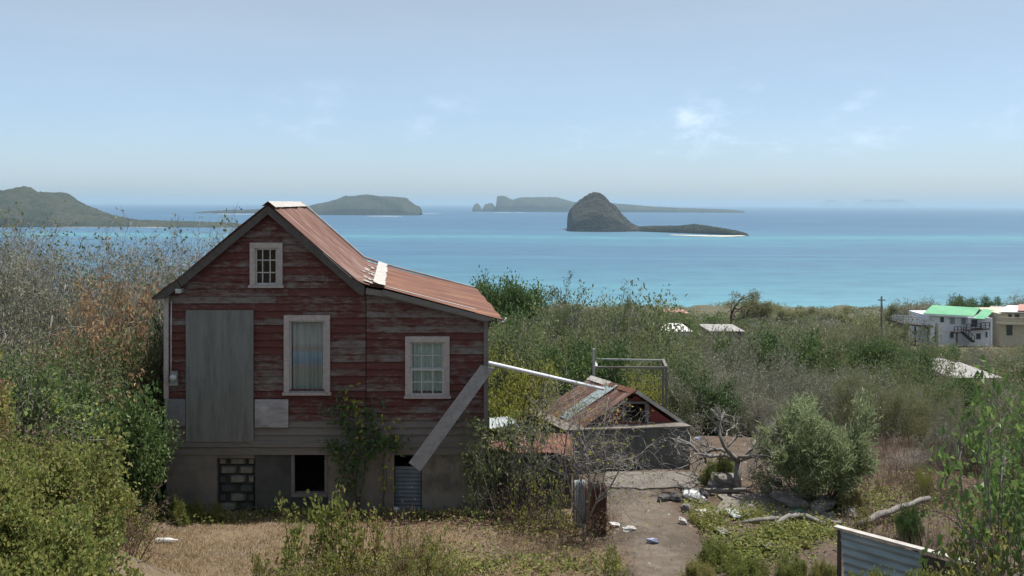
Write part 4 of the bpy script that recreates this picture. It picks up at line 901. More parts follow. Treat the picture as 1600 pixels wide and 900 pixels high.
ch = empty('cream_house', ground(W(1600, 535, 152).x, 152), 'cream two-storey house with white and red roof and balustraded balcony', 'house')
Yc = 150
mb = MB(); hb(mb, 1562, 490, 1660, 545, Yc, 9); mb.build('wall', M['cream'], ch)
mb = MB(); mb.prism([W(1561, 488.5, Yc-.9), W(1662, 490, Yc-.9), W(1650, 479, Yc+4.5), W(1574, 478.3, Yc+4.5)], (0, 0, .15)); mb.build('roof', M['white_roof'], ch)
mb = MB(); mb.prism([W(1590, 487.6, Yc-.85)+V3((0, 0, .2)), W(1662, 489, Yc-.85)+V3((0, 0, .2)), W(1650, 478, Yc+4.5)+V3((0, 0, .2)), W(1592, 477.5, Yc+4.5)+V3((0, 0, .2))], (0, 0, .06)); o = mb.build('roof', M['red_roof'], ch)
for (x0, y0, x1, y1) in ((1576, 491, 1581, 498), (1586, 491, 1593, 498), (1573, 508, 1582, 524), (1602, 491, 1608, 498)):
    mb = MB(); hb(mb, x0, y0, x1, y1, Yc-.08, .1); mb.build('window', M['dkwin'], ch)
mb = MB(); p, q = W(1564, 507, Yc-1.6), W(1660, 509, Yc-1.6); mb.prism([p, q, q+V3((0, 1.55, 0)), p+V3((0, 1.55, 0))], (0, 0, .25)); railing(mb, p+V3((0, 0, .25)), q+V3((0, 0, .25)), .9, 40, .13); mb.build('balcony', M['cream'], ch)
mh = empty('small_house', ground(W(1556, 500, 170).x, 170), 'small grey-roofed white house between the green-roofed and the cream house', 'house')
mb = MB(); hb(mb, 1545, 489, 1562, 540, 166, 6); mb.build('wall', M['wh_wall'], mh); mb = MB(); mb.prism([W(1540, 489, 165.3), W(1563, 490, 165.3), W(1572, 480, 170), W(1548, 479, 170)], (0, 0, .15)); mb.build('roof', M['grey_roof'], mh); mb = MB(); hb(mb, 1553, 491, 1561, 497, 165.85, .1); mb.build('window', M['dkwin'], mh)
mb = MB(); p, q = W(1551, 515, 160), W(1566, 515, 160); railing(mb, p, q, 1.2, 4, .12); mb.prism([p, q, q+V3((0, 1, 0)), p+V3((0, 1, 0))], (0, 0, -.2)); mb.build('landing', M['rail_dk'], mh)

def low_house(x0, x1, ye, yr, Y, dep, wallm, roofm, label, name='small_house', hip=.28, wall=2.6, slit=None):
    c_ = W((x0+x1)/2, ye, Y); z = c_.z; X0, X1 = W(x0, ye, Y).x, W(x1, ye, Y).x; o_ = empty(name, (c_.x, Y, min(float(zt(c_.x, Y)), z-wall)), label, 'house')
    zr = W(0+(x0+x1)/2, yr, Y+dep/2).z; hw = (X1-X0)*hip; e = .35
    zb = min(float(zt(X0, Y)), float(zt(X1, Y+dep)), z-wall)-.3
    b = MB(); b.box(((X0+X1)/2, Y+dep/2, (zb+z)/2), (X1-X0, dep, z-zb)); b.build('wall', M[wallm], o_)
    a_, b2, c2_, d_ = V3((X0-e, Y-e, z+.01)), V3((X1+e, Y-e, z+.01)), V3((X1+e, Y+dep+e, z+.01)), V3((X0-e, Y+dep+e, z+.01)); r0, r1 = V3((X0+hw, Y+dep/2, zr)), V3((X1-hw, Y+dep/2, zr))
    b = MB(); b.add([a_, b2, c2_, d_, r0, r1], [(0, 1, 5, 4), (1, 2, 5), (2, 3, 4, 5), (3, 0, 4), (3, 2, 1, 0)]); b.build('roof', M[roofm], o_)
    for t in (.25, .7):
        b = MB(); xx = X0+(X1-X0)*t; b.box((xx, Y-.01, z-1.1), (1.0, .08, 1.1)); b.build('window', M['dkwin'], o_)
    return o_
low_house(1278, 1335, 554, 542.5, 84, 4.5, 'wh_wall', 'grey_roof', 'white-walled house with grey hip roof sunk in the scrub below the utility pole')
low_house(1450, 1512, 578, 561, 62, 4.5, 'grey_wood', 'grey_roof', 'low house with pale grey roof below the white column', hip=.15)
low_house(1492, 1556, 589, 569, 58, 5, 'cream', 'grey_roof', 'low building with streaked grey rounded roof in front of the pale grey roof', hip=.3)
low_house(1002, 1076, 517, 513, 84, 5, 'wh_wall', 'white_roof', 'long white-walled building glimpsed over the bushes behind the shed', hip=.1)
low_house(1112, 1158, 517, 509.5, 96, 5, 'grey_wood', 'grey_roof', 'grey flat-roofed building in the scrub right of the long white one', hip=.06)
low_house(1042, 1074, 489, 481.5, 215, 6, 'cream', 'red_roof', 'little hut with a faded pink hip roof near the shore', 'hut', hip=.45)
low_house(1128, 1188, 648, 639, 27.5, 1.6, 'slab', 'slab', 'small grey block hut behind the gnarled dead tree', 'hut', hip=.02, wall=1.0)
# poles
def pole(x, yt, yb, Y, r, label, cross=None, cat='pole', lean=0):
    t, b_ = W(x, yt, Y), W(x+lean, yb, Y); zb = min(float(zt(b_.x, Y)), b_.z); o_ = empty('utility_pole', (b_.x, Y, zb), label, cat)
    mb = MB(); mb.tube([V3((b_.x, Y, zb-.4)), t.lerp(V3((b_.x, Y, zb)), .5), t], [r*1.2, r, r*.85], 8); mb.build('shaft', M['dark_wood'], o_)
    if cross:
        mb = MB(); mb.bar(t+V3((-cross, 0, -.5)), t+V3((cross, 0, -.5)), .12, .12); mb.build('crossarm', M['dark_wood'], o_)
    return o_
pole(1377.5, 463, 520, 120, .14, 'tall dark utility pole standing against the turquoise sea', .5)
pole(1464, 505, 545, 88, .19, 'thick leaning wooden pole in front of the green-roofed house', None, lean=-4)
pole(1165, 482, 516, 110, .06, 'very thin pole above the scrub left of the tall pole')
# sailing boat
bo = empty('sailing_boat', W(204, 358, 2700), 'tiny white sailing boat moored in the bay on the left', 'boat'); bo.location.z = 0
Yb = 2720; c_ = W(204, 358, Yb); 
mb = MB(); mb.prism([V3((c_.x-6, Yb, 1.6)), V3((c_.x+7, Yb, 1.8)), V3((c_.x+5, Yb, -.3)), V3((c_.x-5, Yb, -.3))], (0, 3.5, 0)); mb.build('hull', M['foam'], bo)
mb = MB(); mb.tube([V3((c_.x, Yb+1.7, 1)), V3((c_.x, Yb+1.7, 20))], .45, 5); mb.build('mast', M['foam'], bo)
# ------------------------------------------------------------ plant kinds
PR = {}
for i_ in range(3):
    PR['grey%d' % i_] = proto('scrub_bush', 'bark_grey', 'leaf_grey', .085, .6, keep=.55, Ht=3.6, ratio_w=0.55, seed=20+i_, H=3.4, stems=9, spread=.75, levels=3, kids=(7, 7, 5), r0=.04, wob=.42, up=.10, ratio=.58, leafn=2, leafr=.05)
for i_ in range(3):
    PR['green%d' % i_] = proto('green_bush', 'bark_grey', 'leaf_mid', .095, .6, Ht=3.6, ratio_w=0.5, seed=40+i_, H=3.4, stems=8, spread=.8, levels=3, kids=(6, 5, 3), r0=.045, wob=.35, up=.12, ratio=.55, leafn=5, leafr=.13)
for i_ in range(2):
    PR['olive%d' % i_] = proto('acacia_bush', 'bark_grey', 'leaf_olive', .085, .45, Ht=3.6, ratio_w=0.6, seed=60+i_, H=3.4, stems=7, spread=.9, levels=3, kids=(6, 6, 4), r0=.05, wob=.3, up=.05, ratio=.56, leafn=6, leafr=.13)
PR['dome'] = proto('dome_tree', 'bark_brown', 'leaf_olive', .085, .6, Ht=4.5, ratio_w=0.55, seed=71, H=4.2, stems=9, spread=1.15, levels=3, kids=(6, 5, 3), r0=.08, wob=.2, up=.05, ratio=.5, leafn=20, leafr=.15, trunk=1.1)
PR['wind'] = proto('windswept_tree', 'bark_brown', 'leaf_olive', .10, .5, keep=1., Ht=5, ratio_w=0.7, seed=73, H=4.4, stems=7, spread=.9, levels=3, kids=(6, 5, 4), r0=.09, wob=.22, up=-.1, ratio=.5, leafn=9, leafr=.10, trunk=1.0, lean=(.8, 0))
PR['orange'] = proto('dry_shrub', 'bark_brown', 'leaf_orange', .075, .4, keep=.75, Ht=2.6, ratio_w=0.4, seed=75, H=3., stems=9, spread=.5, levels=3, kids=(5, 4, 3), r0=.03, wob=.25, up=.2, ratio=.5, leafn=4, leafr=.07)
PR['yellow'] = proto('yellow_green_bush', 'bark_brown', 'leaf_yellow', .075, .55, keep=.6, Ht=2.2, ratio_w=0.5, seed=77, H=2.6, stems=8, spread=.8, levels=3, kids=(5, 4, 3), r0=.03, wob=.3, up=.15, ratio=.55, leafn=5, leafr=.10)
PR['bare0'] = proto('bare_bush', 'bark_grey', 'leaf_grey', .07, .6, keep=.10, seed=141, Ht=4, ratio_w=.5, H=3.6, stems=9, spread=.6, levels=3, kids=(8, 7, 5), r0=.035, wob=.4, up=.22, ratio=.6, leafn=1, leafr=.04)
PR['bare1'] = proto('bare_bush', 'bark_grey', 'leaf_mid', .075, .6, keep=.25, seed=142, Ht=4, ratio_w=.5, H=3.6, stems=8, spread=.6, levels=3, kids=(8, 7, 5), r0=.035, wob=.45, up=.2, ratio=.6, leafn=1, leafr=.04)
for i_ in range(3):
    PR['fore%d' % i_] = proto('low_shrub', 'bark_pale', 'leaf_creeper', .058, .65, keep=(.8, .5, .65)[i_], seed=150+i_, Ht=.9, ratio_w=.6, H=1.1, stems=11, spread=.85, levels=2, kids=(6, 4), r0=.009, wob=.5, up=.2, ratio=.55, leafn=3, leafr=.03, first=.15, basew=.15)
PR['round'] = proto('round_tree', 'bark_brown', 'leaf_dark', .17, .6, seed=161, Ht=8, ratio_w=.34, H=7, stems=12, spread=1.25, levels=3, kids=(6, 5, 3), r0=.10, wob=.2, up=.0, ratio=.52, leafn=24, leafr=.32, trunk=2.6)
PR['strag'] = proto('straggling_shrub', 'bark_pale', 'leaf_mid', .075, .6, keep=.75, seed=121, Ht=1.9, ratio_w=.4, H=1.9, stems=6, spread=.6, levels=2, kids=(6, 4), r0=.012, wob=.4, up=.12, ratio=.5, leafn=2, leafr=.04, first=.2)
PR['strag_yellow'] = proto('straggling_shrub', 'bark_pale', 'leaf_yellow', .065, .6, keep=.6, seed=123, Ht=1.2, ratio_w=.6, H=1.4, stems=6, spread=.9, levels=2, kids=(6, 4), r0=.010, wob=.45, up=.05, ratio=.55, leafn=2, leafr=.04, first=.2)
PR['oleander'] = proto('oleander_bush', 'bark_brown', 'leaf_oleander', .17, .17, Ht=2.6, ratio_w=0.42, seed=79, H=2.8, stems=20, spread=.62, levels=2, kids=(5, 4), r0=.022, wob=.16, up=.28, ratio=.45, leafn=12, leafr=.09, kang=(20, 50), first=.25, basew=.16, upn=.2)
PR['spike'] = proto('tall_scrub', 'bark_grey', 'leaf_mid', .075, .55, keep=.7, Ht=6, ratio_w=0.2, seed=81, H=6., stems=5, spread=.28, levels=3, kids=(10, 5, 3), r0=.05, wob=.22, up=.25, ratio=.26, leafn=4, leafr=.08, first=.15)
PR['dark'] = proto('dark_bush', 'bark_brown', 'leaf_dark', .11, .6, Ht=3.0, ratio_w=0.5, seed=83, H=3.2, stems=10, spread=.75, levels=3, kids=(6, 5, 4), r0=.04, wob=.3, up=.2, ratio=.52, leafn=6, leafr=.12, first=.1)
for i_ in range(3):
    PR['creep%d' % i_] = proto('creeper_mound', 'bark_brown', 'leaf_creeper', .049, .75, Ht=0.9, ratio_w=0.85, seed=90+i_, H=1.25, stems=13, spread=1.15, levels=2, kids=(8, 5), r0=.011, wob=.65, up=.25, ratio=.62, leafn=11, leafr=.06, first=.1, basew=.3, upn=.75)
for i_ in range(2):
    PR['weed%d' % i_] = proto('leafy_weed', 'bark_brown', 'leaf_creeper', .058, .7, Ht=0.8, ratio_w=0.45, seed=100+i_, H=1.2, stems=6, spread=.45, levels=1, kids=(5,), r0=.012, wob=.3, up=.3, ratio=.45, leafn=5, leafr=.05, first=.35, upn=.7, taper=.4)
PR['broad'] = proto('broadleaf_shrub', 'bark_pale', 'leaf_broad', .115, .72, keep=.6, Ht=2.8, ratio_w=0.4, seed=110, H=3.2, stems=7, spread=.55, levels=2, kids=(6, 4), r0=.022, wob=.25, up=.25, ratio=.45, leafn=3, leafr=.07, upn=.6)
PR['sapling'] = proto('bare_sapling', 'bark_pale', 'leaf_yellow', .06, .6, keep=.25, Ht=3.1, ratio_w=0.4, seed=113, H=3.0, stems=5, spread=.50, levels=3, kids=(8, 7, 6), r0=.021, wob=.5, up=.15, ratio=.58, leafn=.3, leafr=.04, trunk=.3)
PR['gnarl'] = proto('gnarled_tree', 'bark_pale', 'leaf_grey', .05, .6, keep=.15, Ht=1.8, ratio_w=0.75, seed=117, H=2.0, stems=6, spread=1.2, levels=3, kids=(6, 6, 4), r0=.036, wob=.85, up=-.02, ratio=.6, leafn=.3, leafr=.03, trunk=.55, taper=.5)
PR['twiggy'] = proto('twiggy_shrub', 'bark_brown', 'leaf_rust', .05, .5, keep=.4, Ht=1.2, ratio_w=0.6, seed=119, H=1.3, stems=12, spread=.8, levels=2, kids=(6, 5), r0=.012, wob=.35, up=.1, ratio=.5, leafn=1, leafr=.04, first=.2)

LB = {
 'grey': ('bush', 'dry grey half-bare scrub bushes of the thicket beyond the yard', 'dry grey half-bare scrub bush in the thicket beyond the yard'),
 'green': ('bush', 'mid green leafy bushes of the thicket beyond the yard', 'mid green leafy bush in the thicket beyond the yard'),
 'olive': ('bush', 'olive feathery bushes of the thicket beyond the yard', 'olive fine-leaved feathery bush in the thicket beyond the yard'),
 'dark': ('bush', 'dark green bushes in the thicket', 'dense dark green bush standing within the thicket'),
 'yellow': ('bush', 'yellow-green bushes by the thicket edge', 'bright yellow-green bush at the near edge of the thicket'),
}
def put(kind, X, Y, top_py=None, h=None, label=None, cat=None, group=None, wide=1., rot=None, sink=.05):
    p = PR[kind]; b = ground(X, Y); b.z -= sink
    if h is None:
        px = HX+X*F/Y; zt_ = W(px, top_py, Y).z; h = max(zt_-b.z, .16)
    return plant(p, b, h, label, cat, group, rot, wide)
COLS = [(790, 'just right of the house roof'), (860, 'above the white pipe'), (930, 'straight behind the shed'), (1000, 'behind the rail frame'), (1060, 'above the rail frame post'), (1120, 'above the concrete tank corner'), (1180, 'above the gnarled dead tree'), (1240, 'left above the oleander bush'), (1300, 'straight above the oleander bush'), (1360, 'left below the tall utility pole'), (1420, 'below the tall utility pole'), (1480, 'below the deck of the green-roofed house'), (1550, 'below the green-roofed house'), (1610, 'below the cream house'), (9999, 'beyond the right picture edge')]
ROWS = [(31, 'at the yard edge'), (39, 'just inside the thicket'), (50, 'in the near thicket'), (68, 'in the middle of the thicket'), (92, 'on the middle slope'), (125, 'on the far slope'), (999, 'on the farthest slope')]
KINDW = {'grey': 'dry grey bush', 'green': 'mid green leafy bush', 'olive': 'olive feathery bush', 'dark': 'dense dark green bush', 'yellow': 'yellow-green bush'}
def where(kd, px, Y): return '%s %s, %s' % ([v_ for k_, v_ in KINDW.items() if kd.startswith(k_)][0], next(v_ for k_, v_ in ROWS if Y < k_), next(v_ for k_, v_ in COLS if px < k_))
def K(name):
    for k_ in LB:
        if name.startswith(k_): return LB[k_]
# skyline of the thicket right of the house, by picture column and distance
def top_right(px, Y):
    far_ = np.interp(px, [740, 800, 850, 900, 960, 1010, 1060, 1120, 1180, 1240, 1300, 1360, 1400, 1700], [492, 488, 482, 474, 474, 486, 494, 498, 494, 500, 498, 502, 512, 512])
    near = np.interp(px, [740, 780, 830, 900, 960, 1040, 1100, 1180, 1240, 1300, 1400, 1460, 1600, 1800], [560, 560, 520, 500, 520, 560, 575, 580, 590, 588, 570, 600, 612, 600])
    t = np.clip((Y-26)/(60-26), 0, 1)**.75
    v = near+(far_-near)*t
    if px > 1390 and Y < 149: v = max(v, 534+ (6 if Y < 100 else 3))
    if px > 1430 and Y < 58: v = max(v, 592)
    if 1255 < px < 1350 and Y < 84: v = max(v, 566)
    if 990 < px < 1085 and 60 > Y > 40: v = max(v, 517)
    return v
VIEW = [(1405, 1600, 533, 149, 80), (1405, 1600, 541, 80, 0), (1450, 1512, 586, 61.5, 0), (1486, 1562, 598, 57.5, 0), (1262, 1345, 577, 83, 0), (990, 1082, 524, 83.5, 45), (1108, 1162, 518, 95, 50), (1036, 1080, 489, 214, 60), (755, 822, 496, 61, 28), (1120, 1185, 494, 149, 40)]
def clear(px, Y, tp, half):
    for x0, x1, yb, Yh, Yn in VIEW:
        if Yn < Y < Yh and x0-half*.6 < px < x1+half*.6: tp = max(tp, yb)
    return tp
rq = random.Random(21); cnt = 0
for Y in (26.5, 29.5, 33, 37, 42, 48, 55, 64, 75, 88, 103, 120, 140):
    step = max(1.9, Y*.052)*F/Y*(1.0 if Y < 60 else 1.15); px = 690+rq.uniform(0, step) if Y > 28 else 1085
    while px < 1690:
        yy = Y+rq.uniform(-.06, .06)*Y; q = px+rq.uniform(-.3, .3)*step
        tp = top_right(q, yy)+rq.uniform(-6, 16)*(30/yy)**.3
        if yy < 30 and q < 1075: px += step; continue
        u_ = rq.random(); gbias = .5 if q < 1080 or q > 1330 else .33
        if u_ < gbias*.7: kd = 'green%d' % rq.randrange(3)
        elif u_ < gbias*1.35: kd = 'olive%d' % rq.randrange(2)
        elif u_ < gbias*1.5: kd = 'dark'
        else: kd = 'grey%d' % rq.randrange(3)
        if 1100 < q < 1330 and yy < 45: kd = 'grey%d' % rq.randrange(3) if rq.random() < .75 else kd
        cat, grp, lb = K(kd); X = (q-HX)/F*yy; tp = clear(q, yy, tp, 1.6*F/yy)
        b = ground(X, yy); h = W(q, tp, yy).z-b.z
        if h > .8:
            blk_ = any(abs(X-hx) < hw_ and abs(yy-hy) < hd for hx, hy, hw_, hd in ((105*.75, 152, 12, 10), (21.9, 86, 3, 3.5), (30.5, 64, 2.5, 3), (30.5, 60.5, 3, 3), (14.2, 86, 3, 3.5), (22.8, 98, 2.5, 3.5)))
            if not blk_: put(kd, X, yy, h=min(h, 7.5), label=where(kd, q, yy), cat=cat, group=grp, wide=min(1.6, max(1.0, yy*.052/ max(h, 1)*1.5)), rot=rq.uniform(0, 6.28)); cnt += 1
        px += step*rq.uniform(.8, 1.2)
# thicket left of the house
def top_left(px, Y):
    v = np.interp(px, [-200, 0, 40, 80, 130, 180, 230, 280, 330, 380, 450], [340, 346, 352, 372, 366, 372, 366, 370, 352, 350, 360])
    return v
for Y in (16.5, 18.5, 20.5, 23, 26, 30):
    step = 1.75*F/Y; px = -260+rq.uniform(0, step)
    while px < 400:
        q = px+rq.uniform(-.25, .25)*step; yy = Y+rq.uniform(-.8, .8)
        X = (q-HX)/F*yy
        t = {16.5: 150, 18.5: 95, 20.5: 45, 23: 14, 26: 0, 30: -2}[Y]
        tp = top_left(q, yy)+t+rq.uniform(-8, 22)
        if (yy < 22.5 and X > -7.9+(-.13)*(yy-16.5)) or (yy < 19 and X > -8.6): px += step; continue
        kd = 'grey%d' % rq.randrange(3) if rq.random() < (.85 if Y > 18 else .5) and Y < 29 or Y > 24 else 'green%d' % rq.randrange(3)
        if Y >= 23: kd = 'bare%d' % rq.randrange(2)
        cat = 'bush'; gn = 'green' if kd.startswith('green') else 'grey'
        lb = {'grey': 'dry grey-brown twiggy bush in the tall thicket left of the red house', 'green': 'green-leaved bush in the tall thicket left of the red house'}[gn]
        gp_ = lb.replace(' bush', ' bushes'); lb = {'grey': 'grey-brown twiggy bush', 'green': 'green-leaved bush'}[gn]+(' at the front' if Y < 19 else ' in the second rank' if Y < 22 else ' in the third rank' if Y < 25 else ' at the back')+' of the left thicket, '+('outside the picture edge' if q < 0 else 'at the picture edge' if q < 80 else 'left of the orange shrub' if q < 160 else 'above the orange shrub' if q < 250 else 'close to the house eave')
        put(kd, X, yy, top_py=tp, label=lb, cat=cat, group=gp_, wide=1.15, rot=rq.uniform(0, 6.28)); cnt += 1
        px += step*rq.uniform(.8, 1.2)
print('thicket bushes', cnt)
# single trees and bushes one can tell apart
def one(kind, px, Y, top, label, cat='bush', wide=1., rot=None, **k): return put(kind, (px-HX)/F*Y, Y, top_py=top, label=label, cat=cat, wide=wide, rot=rot, **k)
one('round', 786, 56, 449, 'round-crowned green tree against the sea just right of the house roof', 'tree', 1.0, 1.)
one('wind', 1135, 150, 458, 'windswept grey-green tree leaning right against the sea', 'tree', 1.15, 0.)
one('spike', 872, 33, 431, 'tall spiky leafy shrub rising highest above the thicket', 'bush', .75, .5)
one('spike', 945, 36, 450, 'tall thin straggly shrub right of the spikiest one, against the sea', 'bush', .7, 2.)
one('grey1', 905, 34, 462, 'tall grey straggly bush between the two spiky shrubs', 'bush', .8, 2.)
one('green1', 980, 38, 478, 'leafy bush right of the spiky shrubs, above the rail frame', 'bush', 1., 1.)
one('dome', 1418, 185, 478, 'dark rounded tree at the shore left of the green-roofed house', 'tree', 1.2, 2.)
one('grey0', 1445, 180, 470, 'purplish bare wide tree behind the deck of the green-roofed house', 'tree', 1.6, 2.)
one('grey2', 1470, 184, 469, 'purplish bare tree just behind the green roof', 'tree', 1.6, 1.)
one('dark', 1515, 185, 467, 'dark green tree rising behind the green roof, the left one', 'tree', 1.3, 1.)
one('dark', 1535, 188, 466, 'dark palm-like tree rising behind the green roof, the right one', 'tree', 1., 3.)
one('grey0', 1598, 175, 459, 'brown bare tree behind the cream house', 'tree', 1.4, 4.)
one('dome', 1245, 170, 480, 'rounded olive tree on the shore skyline midway to the tall pole', 'tree', 1.3, 4.)
one('dome', 1300, 172, 482, 'low olive tree on the shore skyline left of the tall pole', 'tree', 1.3, 5.)
one('orange', 200, 17.4, 445, 'dry orange-brown shrub at the left corner of the house', 'shrub', 1.0, .6)
one('orange', 160, 17.2, 470, 'smaller dry orange shrub left of the tall orange one', 'shrub', 1., 2.6)
one('green0', 226, 17.6, 510, 'yellow-green shrub tucked between orange shrub and house', 'bush', .55, 1.2)
one('dark', 205, 17.3, 560, 'dark shaded bush hugging the left corner of the house', 'bush', .62, .3)  # dark leaf colour paints in the deep shade beside the house
one('dark', 178, 16.9, 600, 'dark green shaded bush one step left of the house', 'bush', .75, 1.3)  # shade at the house corner put into the leaf colour here too
one('green2', 118, 16.0, 560, 'green leafy bush between the dark bush and the creeper bank', 'bush', 1., 1.)
one('green0', 60, 15.2, 560, 'green leafy bush behind the top of the creeper bank', 'bush', 1., 3.)
one('dark', 140, 15.0, 610, 'dark green bush just behind the creeper bank', 'bush', .9, 3.)
one('green1', 5, 12.8, 560, 'glossy dark green broad-leaved bush at the left picture edge', 'bush', 1.2, 3.)
one('broad', 40, 12.6, 590, 'smaller glossy broad-leaved bush right of the one at the picture edge', 'bush', 1.1, 5.)
for px, Y, tp, wd, lb in ((1060, 90, 503, 1.2, 'rounded green tree left of the grey flat-roofed building'), (1215, 78, 520, 1.3, 'rounded green tree on the slope above the gnarled tree'), (1330, 62, 545, 1.1, 'rounded green tree just right of the sunken white-walled house'), (1395, 44, 545, 1.0, 'big dark-limbed green tree below the tall utility pole'), (1180, 120, 505, 1.4, 'broad green tree below the windswept tree'), (1275, 130, 503, 1.4, 'broad green tree halfway to the tall pole near the shore'), (905, 46, 500, .9, 'rounded green tree behind the short pale pole'), (1440, 75, 548, 1.2, 'green tree just below the deck of the green-roofed house'), (1560, 52, 600, 1.1, 'green tree below the streaked grey roof at the right')):
    one('round', px, Y, tp, lb, 'tree', wd, px)
# behind the shed and lean-to
for px, Y, tp, kd, lb in ((775, 21.5, 520, 'green0', 'green bush rising right behind the house corner'), (800, 19.6, 560, 'yellow', 'yellow-green bush behind the white pipe, near the house'), (832, 22.4, 565, 'yellow', 'yellow-green bush under the white pipe, left of the shed'), (862, 22.5, 550, 'dark', 'dark green bush behind the middle of the white pipe'), (905, 23.5, 540, 'dark', 'dark green bush left of the short pale pole'), (815, 24.5, 520, 'green1', 'green leafy bush behind the yellow-green one by the house'),
 (972, 23.6, 583, 'yellow', 'yellow-green bush growing under the rail frame'), (1005, 24.3, 566, 'green2', 'green bush just behind the rail frame'), (940, 25, 525, 'green0', 'green bush behind the short pale pole'), (880, 26.5, 500, 'green2', 'green bush behind the dark one, left of the frame'), (1060, 24.6, 580, 'grey1', 'grey twiggy bush right of the rail frame post'), (1100, 25.2, 590, 'grey2', 'grey twiggy bush behind the gnarled tree'), (1040, 27, 545, 'green1', 'green bush behind the right end of the rail frame'),
 (1150, 26, 598, 'grey0', 'pale grey twiggy bush behind the block hut'), (1200, 24.8, 618, 'grey0', 'grey twiggy bush left of the oleander top'), (1360, 23.5, 590, 'olive0', 'dark-limbed acacia leaning over the yard edge right of the oleander'), (1400, 24.5, 600, 'grey1', 'grey twiggy bush right of the leaning acacia'), (1450, 22.5, 615, 'olive1', 'feathery olive bush at the right yard edge'), (1515, 21, 620, 'grey2', 'grey arching bush near the right edge of the yard'), (1560, 19, 640, 'green1', 'green bush behind the broad-leaved shrub on the right'), (1600, 21, 600, 'grey0', 'grey bush behind the broad-leaved shrub at the right edge'), (1480, 19.5, 655, 'grey1', 'small grey bush among the dry stalks on the right'), (1640, 17, 620, 'green0', 'green bush beyond the right picture edge')):
    one(kd, px, Y, tp, lb, 'bush', 1.0)
gp_ = G(1265, 785); one('oleander', 1278, gp_.y, 630, 'tall narrow-leaved oleander-like bush with many upright stems', 'bush', 1.15, .4)
gp_ = G(1197, 768); one('twiggy', 1197, gp_.y, 690, 'thin bare many-stemmed shrub left of the oleander', 'shrub', .6, .4)
gp_ = G(1155, 768); one('gnarl', 1155, gp_.y, 628, 'gnarled pale dead tree with twisted limbs behind the boulder', 'tree', 1.0, 1.4)
one('creep1', 1128, 18.3, 712, 'small leafy shrub at the foot of the gnarled dead tree', 'bush', .7, 1.)
gp_ = G(915, 846); one('sapling', 915, gp_.y, 584, 'bare grey sapling in front of the shed and rusty sheets', 'tree', 1.15, 2.2)
gp_ = G(905, 850); one('twiggy', 910, gp_.y, 745, 'brown twiggy undergrowth at the foot of the bare sapling', 'shrub', .8, 2.2)
# leafy straggle on the lean-to corner
one('strag', 790, 16.2, 632, 'leafy vine-draped sapling before the lean-to, next to the house corner', 'bush', .9, 1.)
one('strag', 838, 16.1, 672, 'straggling green shrub hanging before the lean-to wall', 'bush', .9, 4.)
one('strag', 745, 16.1, 660, 'thin leafy climber at the right corner of the basement', 'climber', .6, 3.)
one('twiggy', 815, 15.8, 735, 'pale twiggy dead shrub in front of the lean-to', 'shrub', 1.1, 3.)
one('strag_yellow', 848, 15.7, 728, 'small yellow-green shrub in front of the lean-to', 'bush', .7, 3.)
# creeper bank on the left
k_ = 0
bank = [(-60, 9.2), (25, 9.2), (105, 9.4), (-20, 10.2), (60, 10.2), (120, 10.6), (-90, 11.2), (0, 11.4), (75, 11.6), (130, 11.9), (-60, 12.8), (30, 12.8), (100, 12.9), (50, 8.4), (-30, 8.4), (-120, 9.9), (155, 12.9), (-110, 8.6), (20, 14.0), (80, 14.3), (-50, 14.2)]
for px, Y in bank:
    put('creep%d' % (k_ % 3), (px-HX)/F*Y, Y, h=rq.choice((.45, .6, .75, 1.0)), label='creeper mound '+('low on' if Y < 9.4 else 'halfway up' if Y < 11 else 'near the top of' if Y < 12.5 else 'on the crest of')+' the left bank, '+('at the picture edge' if px < 0 else 'a little in from the picture edge' if px < 60 else 'towards its middle' if px < 105 else 'at its right end'), cat='creeper', group='creeper mounds on the left bank', wide=1.0, rot=k_*1.7); k_ += 1
for px, Y, kd, hh, lb in ((40, 9.6, 'twiggy', 1.1, 'brown twiggy dead shrub in the middle of the creeper bank'), (-10, 10.8, 'twiggy', 1.2, 'brown twiggy dead shrub at the left picture edge on the creeper bank'), (95, 10.9, 'twiggy', 1.0, 'brown dead shrub near the right shoulder of the creeper bank'), (120, 8.9, 'twiggy', .8, 'low dead shrub low down on the right of the creeper bank'), (70, 11.2, 'weed0', .9, 'leafy upright weed near the top of the creeper bank'), (10, 9.0, 'weed1', .9, 'leafy upright weed low on the left of the creeper bank'), (70, 12.9, 'weed1', 1.1, 'leafy weed on the very top of the creeper bank'), (140, 9.9, 'weed0', .8, 'leafy weed on the right shoulder of the creeper bank')):
    put(kd, (px-HX)/F*Y, Y, h=hh, label=lb, cat='shrub' if kd == 'twiggy' else 'weed', wide=1., rot=px)
one('twiggy', 195, 12.0, 745, 'brown bare twiggy shrub at the right edge of the creeper bank', 'shrub', 1.3, 1.)
one('creep0', 290, 15.9, 778, 'small bright green bush at the left foot of the house', 'bush', .75, 1.)
one('creep1', 340, 16.0, 790, 'tiny green bush right of the one at the house foot', 'bush', .5, 2.)
one('creep2', 262, 16.0, 792, 'tiny green tuft at the very corner of the house', 'bush', .5, 2.)
